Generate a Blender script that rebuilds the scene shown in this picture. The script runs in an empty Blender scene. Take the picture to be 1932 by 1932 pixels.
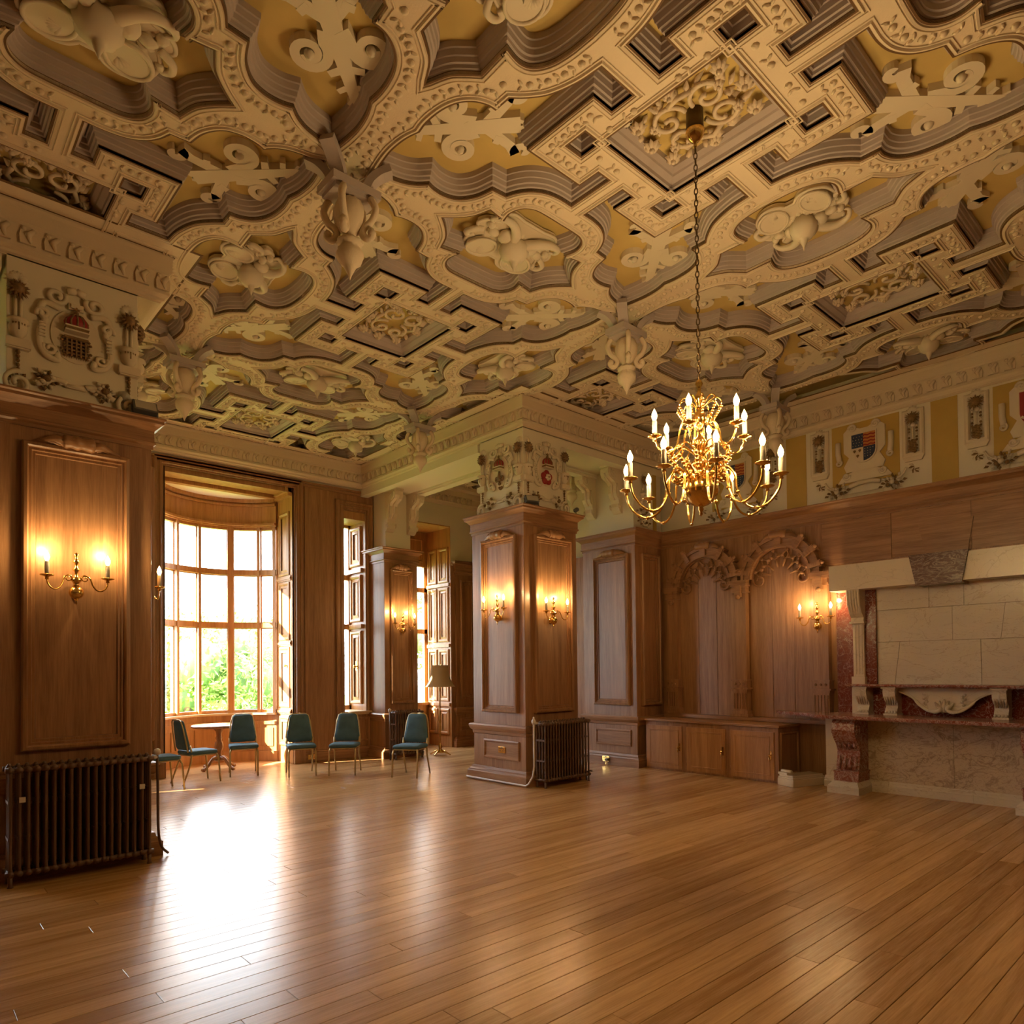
import bpy, bmesh, math, random
from math import sin, cos, pi, radians as RAD, hypot, atan2, sqrt
from mathutils import Matrix, Vector
from mathutils.geometry import tessellate_polygon
random.seed(7)
SC = bpy.context.scene
COL = SC.collection
# ------------------------------------------------------------------ camera
F_PX, CY_PX, CAM_H = 1300.0, 1237.0, 1.62
YAW, PITCH, ROLL = RAD(42.3), RAD(1.1), RAD(0.6)
_f = Vector((sin(YAW) * cos(PITCH), cos(YAW) * cos(PITCH), sin(PITCH)))
_r = Vector((cos(YAW), -sin(YAW), 0)); _u = _r.cross(_f)
_r, _u = cos(ROLL) * _r - sin(ROLL) * _u, sin(ROLL) * _r + cos(ROLL) * _u
cam_d = bpy.data.cameras.new('camera'); cam = bpy.data.objects.new('camera', cam_d); COL.objects.link(cam)
cam_d.sensor_width = 36; cam_d.sensor_fit = 'HORIZONTAL'; cam_d.lens = F_PX / 1932 * 36
cam_d.shift_y = (CY_PX - 966) / 1932; cam_d.clip_start = .05; cam_d.clip_end = 400
_m = Matrix(((_r.x, _u.x, -_f.x), (_r.y, _u.y, -_f.y), (_r.z, _u.z, -_f.z))).to_4x4()
cam.matrix_world = Matrix.Translation((0, 0, CAM_H)) @ _m
SC.camera = cam
# ------------------------------------------------------------------ world, sun, exposure
SC.view_settings.view_transform = 'Standard'; SC.view_settings.look = 'None'
SC.view_settings.gamma = 1; SC.view_settings.use_curve_mapping = False
SC.view_settings.exposure = EXPOSURE = 0.95
SC.cycles.max_bounces = 8; SC.cycles.diffuse_bounces = 5; SC.cycles.glossy_bounces = 4
SC.cycles.transmission_bounces = 4; SC.cycles.transparent_max_bounces = 8
SC.cycles.sample_clamp_indirect = 6; SC.cycles.caustics_reflective = False; SC.cycles.caustics_refractive = False
SC.cycles.use_denoising = True
SKY, SUN, BULB_W, SCONCE_W = 10.0, 42.0, 4.4, 5.5
W = bpy.data.worlds.new('world'); SC.world = W; W.use_nodes = True
_nt = W.node_tree; _bg = _nt.nodes['Background']
_bg.inputs['Color'].default_value = (.86, .93, 1, 1); _bg.inputs['Strength'].default_value = SKY
sun_d = bpy.data.lights.new('sun', 'SUN'); sun = bpy.data.objects.new('sun', sun_d); COL.objects.link(sun)
sun_d.energy = SUN; sun_d.angle = RAD(.6); sun_d.color = (1, .86, .62)
sun.rotation_euler = Vector((.82, -.28, -.50)).to_track_quat('-Z', 'Y').to_euler()

# ------------------------------------------------------------------ mesh builder
class MB:
    def __init__(s): s.v = []; s.f = []; s.mi = []; s.sm = []
    def add(s, vs, fs, mat=0, smooth=False, M=None):
        o = len(s.v)
        s.v += [tuple(M @ Vector(p)) for p in vs] if M is not None else [tuple(p) for p in vs]
        for q in fs: s.f.append(tuple(o + i for i in q)); s.mi.append(mat); s.sm.append(smooth)
        return s
    def box(s, x0, x1, y0, y1, z0, z1, mat=0, M=None):
        vs = [(x0, y0, z0), (x1, y0, z0), (x1, y1, z0), (x0, y1, z0), (x0, y0, z1), (x1, y0, z1), (x1, y1, z1), (x0, y1, z1)]
        return s.add(vs, [(0, 3, 2, 1), (4, 5, 6, 7), (0, 1, 5, 4), (1, 2, 6, 5), (2, 3, 7, 6), (3, 0, 4, 7)], mat, False, M)
    def prism(s, poly, y0, y1, mat=0, M=None, plane='xz', holes=(), smooth=False):
        """polygon in (x,z) extruded along y (or plane 'xy' extruded along z)"""
        loops = [list(poly)] + [list(h) for h in holes]
        P = (lambda a, b, d: (a, d, b)) if plane == 'xz' else ((lambda a, b, d: (a, b, d)) if plane == 'xy' else (lambda a, b, d: (d, a, b)))
        vs = []; n = sum(len(l) for l in loops)
        for d in (y0, y1):
            for l in loops: vs += [P(a, b, d) for a, b in l]
        tris = tessellate_polygon([[Vector((a, b, 0)) for a, b in l] for l in loops])
        fs = [tuple(t) for t in tris] + [tuple(reversed([i + n for i in t])) for t in tris]
        s.add(vs, fs, mat, False, M)
        o = 0; fs = []
        for l in loops:
            k = len(l)
            for i in range(k): j = (i + 1) % k; fs.append((o + i, o + j, o + j + n, o + i + n))
            o += k
        s.add(vs, fs, mat, smooth, M); return s
    def lathe(s, prof, seg=16, mat=0, M=None, smooth=True, flute=0, fr=0.0, cap=True):
        vs = []; fs = []; n = len(prof)
        for r, z in prof:
            for k in range(seg):
                a = 2 * pi * k / seg; rr = r * (1 + fr * (abs(cos(a * flute / 2)) - .5) * 2) if flute else r
                vs.append((rr * cos(a), rr * sin(a), z))
        for i in range(n - 1):
            for k in range(seg):
                l = (k + 1) % seg; fs.append((i * seg + k, i * seg + l, (i + 1) * seg + l, (i + 1) * seg + k))
        if cap:
            if prof[0][0] > 1e-4: fs.append(tuple(range(seg - 1, -1, -1)))
            if prof[-1][0] > 1e-4: fs.append(tuple((n - 1) * seg + k for k in range(seg)))
        return s.add(vs, fs, mat, smooth, M)
    def tube(s, path, r, seg=8, mat=0, M=None, smooth=True, closed=False, sq=1.0, up=None):
        P = [Vector(p) for p in path]; n = len(P)
        R = r if isinstance(r, (list, tuple)) else [r] * n
        vs = []; fs = []; prev = Vector(up) if up else None
        for i in range(n):
            if closed: t = P[(i + 1) % n] - P[i - 1]
            else: t = P[min(i + 1, n - 1)] - P[max(i - 1, 0)]
            if t.length < 1e-9: t = Vector((0, 0, 1))
            t.normalize()
            if prev is None: prev = Vector((0, 0, 1)) if abs(t.z) < .9 else Vector((1, 0, 0))
            b = t.cross(prev)
            if b.length < 1e-6: b = t.orthogonal()
            b.normalize(); nn = b.cross(t); prev = nn
            for k in range(seg):
                a = 2 * pi * k / seg + pi / seg; vs.append(P[i] + R[i] * (cos(a) * b + sq * sin(a) * nn))
        m = n if closed else n - 1
        for i in range(m):
            for k in range(seg):
                l = (k + 1) % seg; j = (i + 1) % n; fs.append((i * seg + k, i * seg + l, j * seg + l, j * seg + k))
        if not closed: fs += [tuple(range(seg - 1, -1, -1)), tuple((n - 1) * seg + k for k in range(seg))]
        return s.add(vs, fs, mat, smooth, M)
    def ball(s, c, r, seg=12, rings=7, mat=0, M=None, sc=(1, 1, 1)):
        T = Matrix.Translation(c) @ Matrix.Diagonal((sc[0], sc[1], sc[2], 1))
        pr = [(r * sin(pi * i / rings), -r * cos(pi * i / rings)) for i in range(rings + 1)]
        pr[0] = (1e-5, -r); pr[-1] = (1e-5, r)
        return s.lathe(pr, seg, mat, (M @ T) if M is not None else T, True, cap=False)
    def frame(s, x0, x1, z0, z1, prof, mat=0, M=None):
        """mitred moulding round a rectangle; prof = [(inset, y)]"""
        vs = []; fs = []; n = len(prof)
        for i, y in prof: vs += [(x0 + i, y, z0 + i), (x1 - i, y, z0 + i), (x1 - i, y, z1 - i), (x0 + i, y, z1 - i)]
        for k in range(n - 1):
            for c in range(4):
                d = (c + 1) % 4; fs.append((k * 4 + c, k * 4 + d, (k + 1) * 4 + d, (k + 1) * 4 + c))
        return s.add(vs, fs, mat, False, M)
    def run(s, pts, prof, side=1, closed=False, mat=0, M=None, mats=None):
        """moulding along a plan polyline; prof = [(out, z)], out measured to the left (side=1) or right (-1)"""
        P = [Vector(p[:2]) for p in pts]; n = len(P); N = []
        for i in range(n):
            def nrm(a, b):
                d = (b - a).normalized(); return Vector((-d.y, d.x)) * side
            if closed or 0 < i < n - 1:
                a = nrm(P[i - 1], P[i]); b = nrm(P[i], P[(i + 1) % n]); m = (a + b)
                m = m / max(m.dot(a), .2) if m.length > 1e-6 else a
            elif i == 0: m = nrm(P[0], P[1])
            else: m = nrm(P[-2], P[-1])
            N.append(m)
        k = len(prof); vs = []
        for i in range(n):
            for o, z in prof: q = P[i] + N[i] * o; vs.append((q.x, q.y, z))
        e = n if closed else n - 1
        for j in range(k - 1):
            fs = [(i * k + j, ((i + 1) % n) * k + j, ((i + 1) % n) * k + j + 1, i * k + j + 1) for i in range(e)]
            s.add(vs, fs, mats[j] if mats else mat, False, M)
        if not closed: s.add(vs, [tuple(range(k)), tuple((n - 1) * k + j for j in range(k - 1, -1, -1))], mat, False, M)
        return s
    def mesh(s, name, mats):
        me = bpy.data.meshes.new(name); me.from_pydata(s.v, [], s.f)
        for m in (mats if isinstance(mats, (list, tuple)) else [mats]): me.materials.append(m)
        me.polygons.foreach_set('material_index', s.mi); me.polygons.foreach_set('use_smooth', s.sm)
        me.update(); return me
    def build(s, name, mats, parent=None, M=None, bev=0):
        o = ob(name, s.mesh(name, mats), parent, M)
        if bev:
            b = o.modifiers.new('bevel', 'BEVEL'); b.width = bev; b.segments = 2; b.limit_method = 'ANGLE'; b.angle_limit = RAD(50)
        return o

def ob(name, me, parent=None, M=None):
    o = bpy.data.objects.new(name, me); COL.objects.link(o); o.parent = parent
    if M is not None: o.matrix_local = M
    return o
def empty(name, M=None, parent=None): 
    o = ob(name, None, parent, M); o.empty_display_size = .1; return o
def tag(o, label=None, cat=None, group=None, kind=None):
    if label: o['label'] = label
    if cat: o['category'] = cat
    if group: o['group'] = group
    if kind: o['kind'] = kind
    return o
def copy_tree(o, parent=None, M=None):
    c = o.copy(); COL.objects.link(c); c.parent = parent
    if M is not None: c.matrix_local = M
    for ch in list(o.children): copy_tree(ch, c)
    return c
def T(x=0, y=0, z=0): return Matrix.Translation((x, y, z))
def RZ(a): return Matrix.Rotation(a, 4, 'Z')
def RX(a): return Matrix.Rotation(a, 4, 'X')
def RY(a): return Matrix.Rotation(a, 4, 'Y')
def S3(x, y, z): return Matrix.Diagonal((x, y, z, 1))
def FS(x, y, z=0): return T(x, y, z)                      # face whose front looks to -Y
def FW(x, y, z=0): return T(x, y, z) @ RZ(-pi / 2)        # face whose front looks to -X
def spiral(cx, cy, r0, r1, a0, turns, n=22):
    return [(cx + (r0 + (r1 - r0) * i / n) * cos(a0 + 2 * pi * turns * i / n), cy + (r0 + (r1 - r0) * i / n) * sin(a0 + 2 * pi * turns * i / n)) for i in range(n + 1)]
def bez(p, n=12):
    """smooth curve through points (catmull-rom)"""
    P = [Vector(q) for q in p]; out = []
    for i in range(len(P) - 1):
        a = P[max(i - 1, 0)]; b = P[i]; c = P[i + 1]; d = P[min(i + 2, len(P) - 1)]
        for k in range(n):
            t = k / n; out.append(.5 * ((2 * b) + (c - a) * t + (2 * a - 5 * b + 4 * c - d) * t * t + (3 * b - a - 3 * c + d) * t ** 3))
    return out + [P[-1]]

# ------------------------------------------------------------------ materials
def mat_new(name):
    m = bpy.data.materials.new(name); m.use_nodes = True; nt = m.node_tree
    return m, nt, nt.nodes['Principled BSDF']
def C4(c): return (c[0], c[1], c[2], 1)
def plain(name, col, rough=.6, metal=0, bump=0, bscale=60, spec=.5, var=.0, vscale=3):
    m, nt, b = mat_new(name); b.inputs['Base Color'].default_value = C4(col)
    b.inputs['Roughness'].default_value = rough; b.inputs['Metallic'].default_value = metal; b.inputs['Specular IOR Level'].default_value = spec
    if bump or var:
        tc = nt.nodes.new('ShaderNodeTexCoord')
    if bump:
        n = nt.nodes.new('ShaderNodeTexNoise'); n.inputs['Scale'].default_value = bscale; n.inputs['Detail'].default_value = 3
        nt.links.new(tc.outputs['Object'], n.inputs['Vector'])
        bp = nt.nodes.new('ShaderNodeBump'); bp.inputs['Strength'].default_value = bump; bp.inputs['Distance'].default_value = .01
        nt.links.new(n.outputs['Fac'], bp.inputs['Height']); nt.links.new(bp.outputs['Normal'], b.inputs['Normal'])
    if var:
        n2 = nt.nodes.new('ShaderNodeTexNoise'); n2.inputs['Scale'].default_value = vscale; n2.inputs['Detail'].default_value = 5
        nt.links.new(tc.outputs['Object'], n2.inputs['Vector'])
        r = nt.nodes.new('ShaderNodeValToRGB'); r.color_ramp.elements[0].position = .3; r.color_ramp.elements[1].position = .7
        r.color_ramp.elements[0].color = C4([c * (1 - var) for c in col]); r.color_ramp.elements[1].color = C4([min(1, c * (1 + var)) for c in col])
        nt.links.new(n2.outputs['Fac'], r.inputs['Fac']); nt.links.new(r.outputs['Color'], b.inputs['Base Color'])
    return m
def emit(name, col, s):
    m, nt, b = mat_new(name); b.inputs['Base Color'].default_value = C4(col)
    b.inputs['Emission Color'].default_value = C4(col); b.inputs['Emission Strength'].default_value = s; return m
def wood(name, dark, light, scale=(14, 14, .9), rough=.38, fine=(120, 120, 5), per_obj=0.0, bump=.05, spec=.5):
    m, nt, b = mat_new(name); N = nt.nodes; L = nt.links
    tc = N.new('ShaderNodeTexCoord'); oi = N.new('ShaderNodeObjectInfo')
    va = N.new('ShaderNodeVectorMath'); va.operation = 'ADD'; vs = N.new('ShaderNodeVectorMath'); vs.operation = 'SCALE'
    cmb = N.new('ShaderNodeCombineXYZ')
    for i in range(3): L.new(oi.outputs['Random'], cmb.inputs[i])
    L.new(cmb.outputs[0], vs.inputs[0]); vs.inputs['Scale'].default_value = 7
    L.new(tc.outputs['Object'], va.inputs[0]); L.new(vs.outputs[0], va.inputs[1])
    def tex(sc, detail, s=1.0):
        mp = N.new('ShaderNodeMapping'); mp.inputs['Scale'].default_value = sc; L.new(va.outputs[0], mp.inputs['Vector'])
        n = N.new('ShaderNodeTexNoise'); n.inputs['Scale'].default_value = s; n.inputs['Detail'].default_value = detail; n.inputs['Roughness'].default_value = .6
        n.inputs['Distortion'].default_value = .4
        L.new(mp.outputs[0], n.inputs['Vector']); return n
    a = tex(scale, 5); f = tex(fine, 3)
    mx = N.new('ShaderNodeMath'); mx.operation = 'MULTIPLY_ADD'; mx.inputs[1].default_value = .35; L.new(f.outputs['Fac'], mx.inputs[0])
    sc_ = N.new('ShaderNodeMath'); sc_.operation = 'MULTIPLY'; sc_.inputs[1].default_value = .65; L.new(a.outputs['Fac'], sc_.inputs[0]); L.new(sc_.outputs[0], mx.inputs[2])
    last = mx
    if per_obj:
        ad = N.new('ShaderNodeMath'); ad.operation = 'MULTIPLY_ADD'; ad.inputs[1].default_value = per_obj; L.new(oi.outputs['Random'], ad.inputs[0]); L.new(mx.outputs[0], ad.inputs[2])
        sb = N.new('ShaderNodeMath'); sb.operation = 'SUBTRACT'; sb.inputs[1].default_value = per_obj / 2; L.new(ad.outputs[0], sb.inputs[0]); last = sb
    r = N.new('ShaderNodeValToRGB'); r.color_ramp.elements[0].position = .32; r.color_ramp.elements[1].position = .68
    r.color_ramp.elements[0].color = C4(dark); r.color_ramp.elements[1].color = C4(light)
    L.new(last.outputs[0], r.inputs['Fac']); L.new(r.outputs['Color'], b.inputs['Base Color'])
    b.inputs['Roughness'].default_value = rough; b.inputs['Specular IOR Level'].default_value = spec
    bp = N.new('ShaderNodeBump'); bp.inputs['Strength'].default_value = bump; bp.inputs['Distance'].default_value = .004
    L.new(f.outputs['Fac'], bp.inputs['Height']); L.new(bp.outputs['Normal'], b.inputs['Normal'])
    return m
def marble(name, base, vein, scale=2.2, width=.03, rough=.25, vein2=None, dist=1.2, mapping=(1, 1, 1)):
    m, nt, b = mat_new(name); N = nt.nodes; L = nt.links
    tc = N.new('ShaderNodeTexCoord'); mp = N.new('ShaderNodeMapping'); mp.inputs['Scale'].default_value = mapping; L.new(tc.outputs['Object'], mp.inputs['Vector'])
    def vn(sc, w, seed):
        n = N.new('ShaderNodeTexNoise'); n.inputs['Scale'].default_value = sc; n.inputs['Detail'].default_value = 6; n.inputs['Distortion'].default_value = dist
        ad = N.new('ShaderNodeVectorMath'); ad.operation = 'ADD'; ad.inputs[1].default_value = (seed, seed * 2, 0); L.new(mp.outputs[0], ad.inputs[0]); L.new(ad.outputs[0], n.inputs['Vector'])
        s1 = N.new('ShaderNodeMath'); s1.operation = 'SUBTRACT'; s1.inputs[1].default_value = .5; L.new(n.outputs['Fac'], s1.inputs[0])
        ab = N.new('ShaderNodeMath'); ab.operation = 'ABSOLUTE'; L.new(s1.outputs[0], ab.inputs[0])
        mr = N.new('ShaderNodeMapRange'); mr.inputs['From Max'].default_value = w; mr.inputs['To Min'].default_value = 1; mr.inputs['To Max'].default_value = 0; L.new(ab.outputs[0], mr.inputs['Value'])
        return mr
    v1 = vn(scale, width, 1.3); v2 = vn(scale * 2.7, width * .7, 5.1)
    big = N.new('ShaderNodeTexNoise'); big.inputs['Scale'].default_value = scale * .8; big.inputs['Detail'].default_value = 4; L.new(mp.outputs[0], big.inputs['Vector'])
    m0 = N.new('ShaderNodeMix'); m0.data_type = 'RGBA'; m0.inputs['A'].default_value = C4(base); m0.inputs['B'].default_value = C4([c * .8 for c in base]); L.new(big.outputs['Fac'], m0.inputs['Factor'])
    m1 = N.new('ShaderNodeMix'); m1.data_type = 'RGBA'; m1.inputs['B'].default_value = C4(vein); L.new(m0.outputs['Result'], m1.inputs['A'])
    k1 = N.new('ShaderNodeMath'); k1.operation = 'MULTIPLY'; L.new(v1.outputs[0], k1.inputs[0]); L.new(big.outputs['Fac'], k1.inputs[1]); L.new(k1.outputs[0], m1.inputs['Factor'])
    m2 = N.new('ShaderNodeMix'); m2.data_type = 'RGBA'; m2.inputs['B'].default_value = C4(vein2 or vein); L.new(m1.outputs['Result'], m2.inputs['A'])
    k2 = N.new('ShaderNodeMath'); k2.operation = 'MULTIPLY'; k2.inputs[1].default_value = .6; L.new(v2.outputs[0], k2.inputs[0]); L.new(k2.outputs[0], m2.inputs['Factor'])
    L.new(m2.outputs['Result'], b.inputs['Base Color']); b.inputs['Roughness'].default_value = rough; return m

OAK = wood('oak', (.19, .086, .037), (.43, .232, .112))
OAKH = wood('oak_horizontal', (.19, .086, .037), (.43, .232, .112), scale=(.9, .9, 14), fine=(5, 5, 120))
FLOORW = wood('floor_oak', (.34, .175, .062), (.62, .37, .155), scale=(.8, 16, 16), fine=(5, 130, 130), rough=.26, per_obj=.22, bump=.02)
TABLEW = wood('table_wood', (.22, .09, .03), (.4, .2, .08), rough=.25)
PLAST = plain('plaster_cream', (.70, .60, .45), .75, bump=.12, bscale=30)
RIBM = plain('plaster_rib', (.68, .57, .42), .75, bump=.25, bscale=70)
RIBD = plain('plaster_relief', (.66, .55, .41), .75, bump=.3, bscale=90)
YELL = plain('ochre_field', (.56, .42, .15), .8, var=.12, vscale=2)
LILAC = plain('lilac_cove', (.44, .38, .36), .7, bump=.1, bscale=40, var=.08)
BROWN = plain('brown_line', (.13, .065, .02), .7)
GILT = plain('antique_gilt', (.22, .13, .05), .5, bump=.4, bscale=150, var=.3, vscale=30)
CREAM = plain('cream_relief', (.68, .60, .46), .7)
OCHRE = plain('ochre_panel', (.50, .34, .09), .8, var=.06)
WHITEP = plain('white_plaster', (.72, .66, .52), .8, bump=.06, bscale=20)
CRIM = plain('crimson', (.30, .02, .02), .5)
BLUE = plain('heraldic_blue', (.02, .035, .09), .5)
ORNG = plain('heraldic_orange', (.55, .22, .06), .5)
BRASS = plain('brass', (.80, .52, .16), .16, metal=1)
BRASSD = plain('dark_brass', (.10, .06, .025), .35, metal=.6)
GOLDP = plain('gold_paint', (.50, .38, .18), .35, metal=.6)
TEAL = plain('teal_fabric', (.07, .15, .21), .85, bump=.2, bscale=300, var=.15, vscale=8)
RADM = plain('radiator_paint', (.12, .065, .04), .42, bump=.03)
STEEL = plain('white_pipe', (.62, .56, .52), .35)
DARK = plain('near_black', (.02, .018, .016), .5)
WAX = plain('candle_tube', (.85, .80, .68), .6)
BULB = emit('lit_bulb', (1, .62, .2), 26)
SHADE = plain('lamp_shade_fabric', (.48, .38, .24), .9, bump=.2, bscale=90)
GREYB = plain('flood_lamp_body', (.10, .10, .10), .4)
GLASSF = plain('flood_lamp_lens', (.40, .38, .32), .15)
MCREAM = marble('cream_marble', (.66, .58, .45), (.36, .26, .18), 1.6, .012, mapping=(1, 1, 2.5))
MLINT = marble('plain_marble', (.70, .60, .44), (.42, .33, .24), 1.2, .006, dist=.5)
MBREC = marble('veined_marble', (.60, .48, .34), (.16, .10, .075), 3.2, .035, vein2=(.26, .17, .12), dist=2.0, mapping=(1, 1, 1.8))
MRED = marble('red_marble', (.17, .028, .016), (.55, .38, .30), 5, .02, rough=.18, dist=2)
MPINK = marble('red_white_marble', (.30, .10, .07), (.62, .50, .42), 9, .09, rough=.2, dist=2.5, vein2=(.12, .03, .02))
MDARK = marble('purple_marble', (.15, .085, .065), (.55, .44, .34), 4.5, .07, dist=2.5, mapping=(1, 1, 2.6), vein2=(.04, .02, .018))
STONE = plain('grey_stone', (.48, .43, .36), .7, bump=.3, bscale=40, var=.12)
SHIFT = plain('shutter_paint', (.55, .42, .25), .4)
OAKL = wood('oak_light', (.30, .135, .045), (.52, .28, .11), rough=.4)
LEAF = plain('leaf', (.22, .34, .05), .6, var=.4, vscale=1.5)
LEAF2 = plain('leaf_dark', (.13, .23, .07), .6, var=.3, vscale=1.5)
BARK = plain('bark', (.12, .08, .05), .9)
GRASS = plain('lawn', (.12, .18, .04), .9, var=.3, vscale=.5)
ROOFT = plain('roof_tile', (.38, .18, .10), .8)
WALLS = plain('pale_wall', (.6, .52, .42), .8)
GLASS, _gnt, _gb = mat_new('window_glass')
_gt = _gnt.nodes.new('ShaderNodeBsdfTransparent'); _gt.inputs[0].default_value = (.97, .98, .98, 1)
_gg = _gnt.nodes.new('ShaderNodeBsdfGlossy'); _gg.inputs['Roughness'].default_value = .02
_gx = _gnt.nodes.new('ShaderNodeMixShader'); _gx.inputs[0].default_value = .04
_gnt.links.new(_gt.outputs[0], _gx.inputs[1]); _gnt.links.new(_gg.outputs[0], _gx.inputs[2])
_gnt.links.new(_gx.outputs[0], _gnt.nodes['Material Output'].inputs[0])
# ------------------------------------------------------------------ room shell
ZR, ZC, ZF = 5.45, 5.02, 3.89      # ceiling rib face, underside of plaster cornice, top of wood rail
XW, XF = 9.75, 9.97                # oak fireplace wall, plaster frieze behind it
YW = 11.5                          # window wall
YP, YPL = 6.91, 6.72               # front of centre pillar / left pillar
XL, YB = -4.1, -3.2
def struct(o): o['kind'] = 'structure'; return o
def wall_mb(mb, L0, L1, z0, z1, th, openings, mat=0):
    """local x along wall, y = 0..th; openings = (x0, x1, za, zb)"""
    ops = sorted([o for o in openings if o[3] > z0 and o[2] < z1])
    x = L0
    for a, b, za, zb in ops:
        if a > x: mb.box(x, a, 0, th, z0, z1, mat)
        if za > z0: mb.box(a, b, 0, th, z0, za, mat)
        if zb < z1: mb.box(a, b, 0, th, zb, z1, mat)
        x = b
    if x < L1: mb.box(x, L1, 0, th, z0, z1, mat)
    return mb
# floor -------------------------------------------------------------
sub = MB(); sub.box(XL - .3, XF + .4, YB - .3, YW + .02, -.25, -.03)
floor = struct(sub.build('floor', DARK))
PWID = .1435
plank_cache = {}
def plank_mesh(L):
    k = round(L, 2)
    if k not in plank_cache:
        b = MB(); h = PWID / 2 - .0012; e = .0018
        x0, x1 = -k / 2 + .001, k / 2 - .001
        vs = [(x0, -h, -.03), (x1, -h, -.03), (x1, h, -.03), (x0, h, -.03), (x0, -h, -e), (x1, -h, -e), (x1, h, -e), (x0, h, -e),
              (x0 + e, -h + e, 0), (x1 - e, -h + e, 0), (x1 - e, h - e, 0), (x0 + e, h - e, 0)]
        b.add(vs, [(0, 1, 5, 4), (1, 2, 6, 5), (2, 3, 7, 6), (3, 0, 4, 7), (4, 5, 9, 8), (5, 6, 10, 9), (6, 7, 11, 10), (7, 4, 8, 11), (8, 9, 10, 11)])
        plank_cache[k] = b.mesh('plank', FLOORW)
    return plank_cache[k]
rest = MB(); y = YB
rng = random.Random(3); npl = 0
while y < YW - .05:
    yc = y + PWID / 2
    x = XL - rng.uniform(0, 3.0)
    while x < XF:
        L = rng.choice((2.6, 3.2, 3.8, 4.4)); a, b = max(x, XL), min(x + L, XF + .02)
        # wedge seen by the camera
        def seen(px, py):
            d = px * _f.x + py * _f.y; s_ = px * _r.x + py * _r.y
            return d > .3 and abs(s_) < .80 * d + .4
        vis = any(seen(a + (b - a) * t, yc) for t in (0, .25, .5, .75, 1)) and npl < 298
        if b - a > .05:
            if vis:
                ob('plank', plank_mesh(b - a), floor, T((a + b) / 2, yc, 0)); npl += 1
            else:
                rest.box(a + .001, b - .001, y + .0012, y + PWID - .0012, -.03, 0)
        x += L
    y += PWID
o = rest.build('plank_field', FLOORW, floor); o['kind'] = 'stuff'
# window wall (far) ---------------------------------------------------
BAY = (3.2, 5.28, 0, 4.85); NAR = (6.28, 6.73, .86, 4.6); AIS = (7.62, 8.75, 0, 4.62); OUT = (3.2 - 6.2, 5.28 - 6.2, 0, 4.85)
mb = MB(); ops = [(a, b, c, d) for a, b, c, d in (BAY, NAR, OUT)]
wall_mb(mb, XL, 6.9, 0, 4.99, .35, ops, 0); wall_mb(mb, XL, 6.9, 4.99, 5.7, .35, [], 1)
wall_mb(mb, 6.9, XF, 0, 3.80, .35, [AIS], 0); wall_mb(mb, 6.9, XF, 3.80, 5.7, .35, [AIS], 1)
wall_back = struct(mb.build('wall_back', [OAK, WHITEP], None, FS(0, YW)))
# plain oak panels, stiles and skirting on the window wall
CASE = [(0, 0), (0, -.035), (.02, -.05), (.05, -.05), (.06, -.03), (.085, -.03), (.10, -.045), (.125, -.045), (.135, -.015), (.16, -.015), (.16, 0)]
def ucase(mb, x0, x1, z0, z1, prof, mat=0, M=None):
    """door-style casing, outer edge x0..x1, z1; prof inset inward"""
    vs = []; n = len(prof)
    for i, y in prof: vs += [(x0 + i, y, z0), (x0 + i, y, z1 - i), (x1 - i, y, z1 - i), (x1 - i, y, z0)]
    fs = []
    for k in range(n - 1):
        for c in range(3): fs.append((k * 4 + c, k * 4 + c + 1, (k + 1) * 4 + c + 1, (k + 1) * 4 + c))
    mb.add(vs, fs, mat, False, M)
PANEL = [(0, 0), (0, -.045), (.012, -.058), (.034, -.062), (.044, -.05), (.046, -.03), (.066, -.034), (.072, -.018), (.092, -.02), (.10, -.002)]
SMALL = [(0, 0), (0, -.016), (.012, -.022), (.025, -.022), (.04, -.004)]
def part(name, mats, parent, fn, M=None, bev=0):
    b = MB(); fn(b); return b.build(name, mats, parent, M, bev)
WBm = FS(0, YW)
part('wood_panel', OAK, wall_back, lambda b: (b.box(5.50, 6.05, -.02, 0, .2, 4.97)))
part('wood_panel', OAK, wall_back, lambda b: (b.box(1.9, 3.02, -.02, 0, .2, 4.97)))
part('top_moulding', OAKH, wall_back, lambda b: (b.box(1.9, 6.86, -.05, 0, 4.95, 4.99), b.box(1.9, 6.86, -.03, 0, 4.90, 4.95)), bev=.005)
part('skirting', OAKH, wall_back, lambda b: (b.box(5.46, 6.8, -.05, 0, 0, .17), b.box(5.46, 6.8, -.035, 0, .17, .2), b.box(1.9, 3.02, -.05, 0, 0, .2)), bev=.006)
part('under_sill_panel', OAK, wall_back, lambda b: (b.frame(6.2, 6.8, .3, .74, SMALL)))
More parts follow.
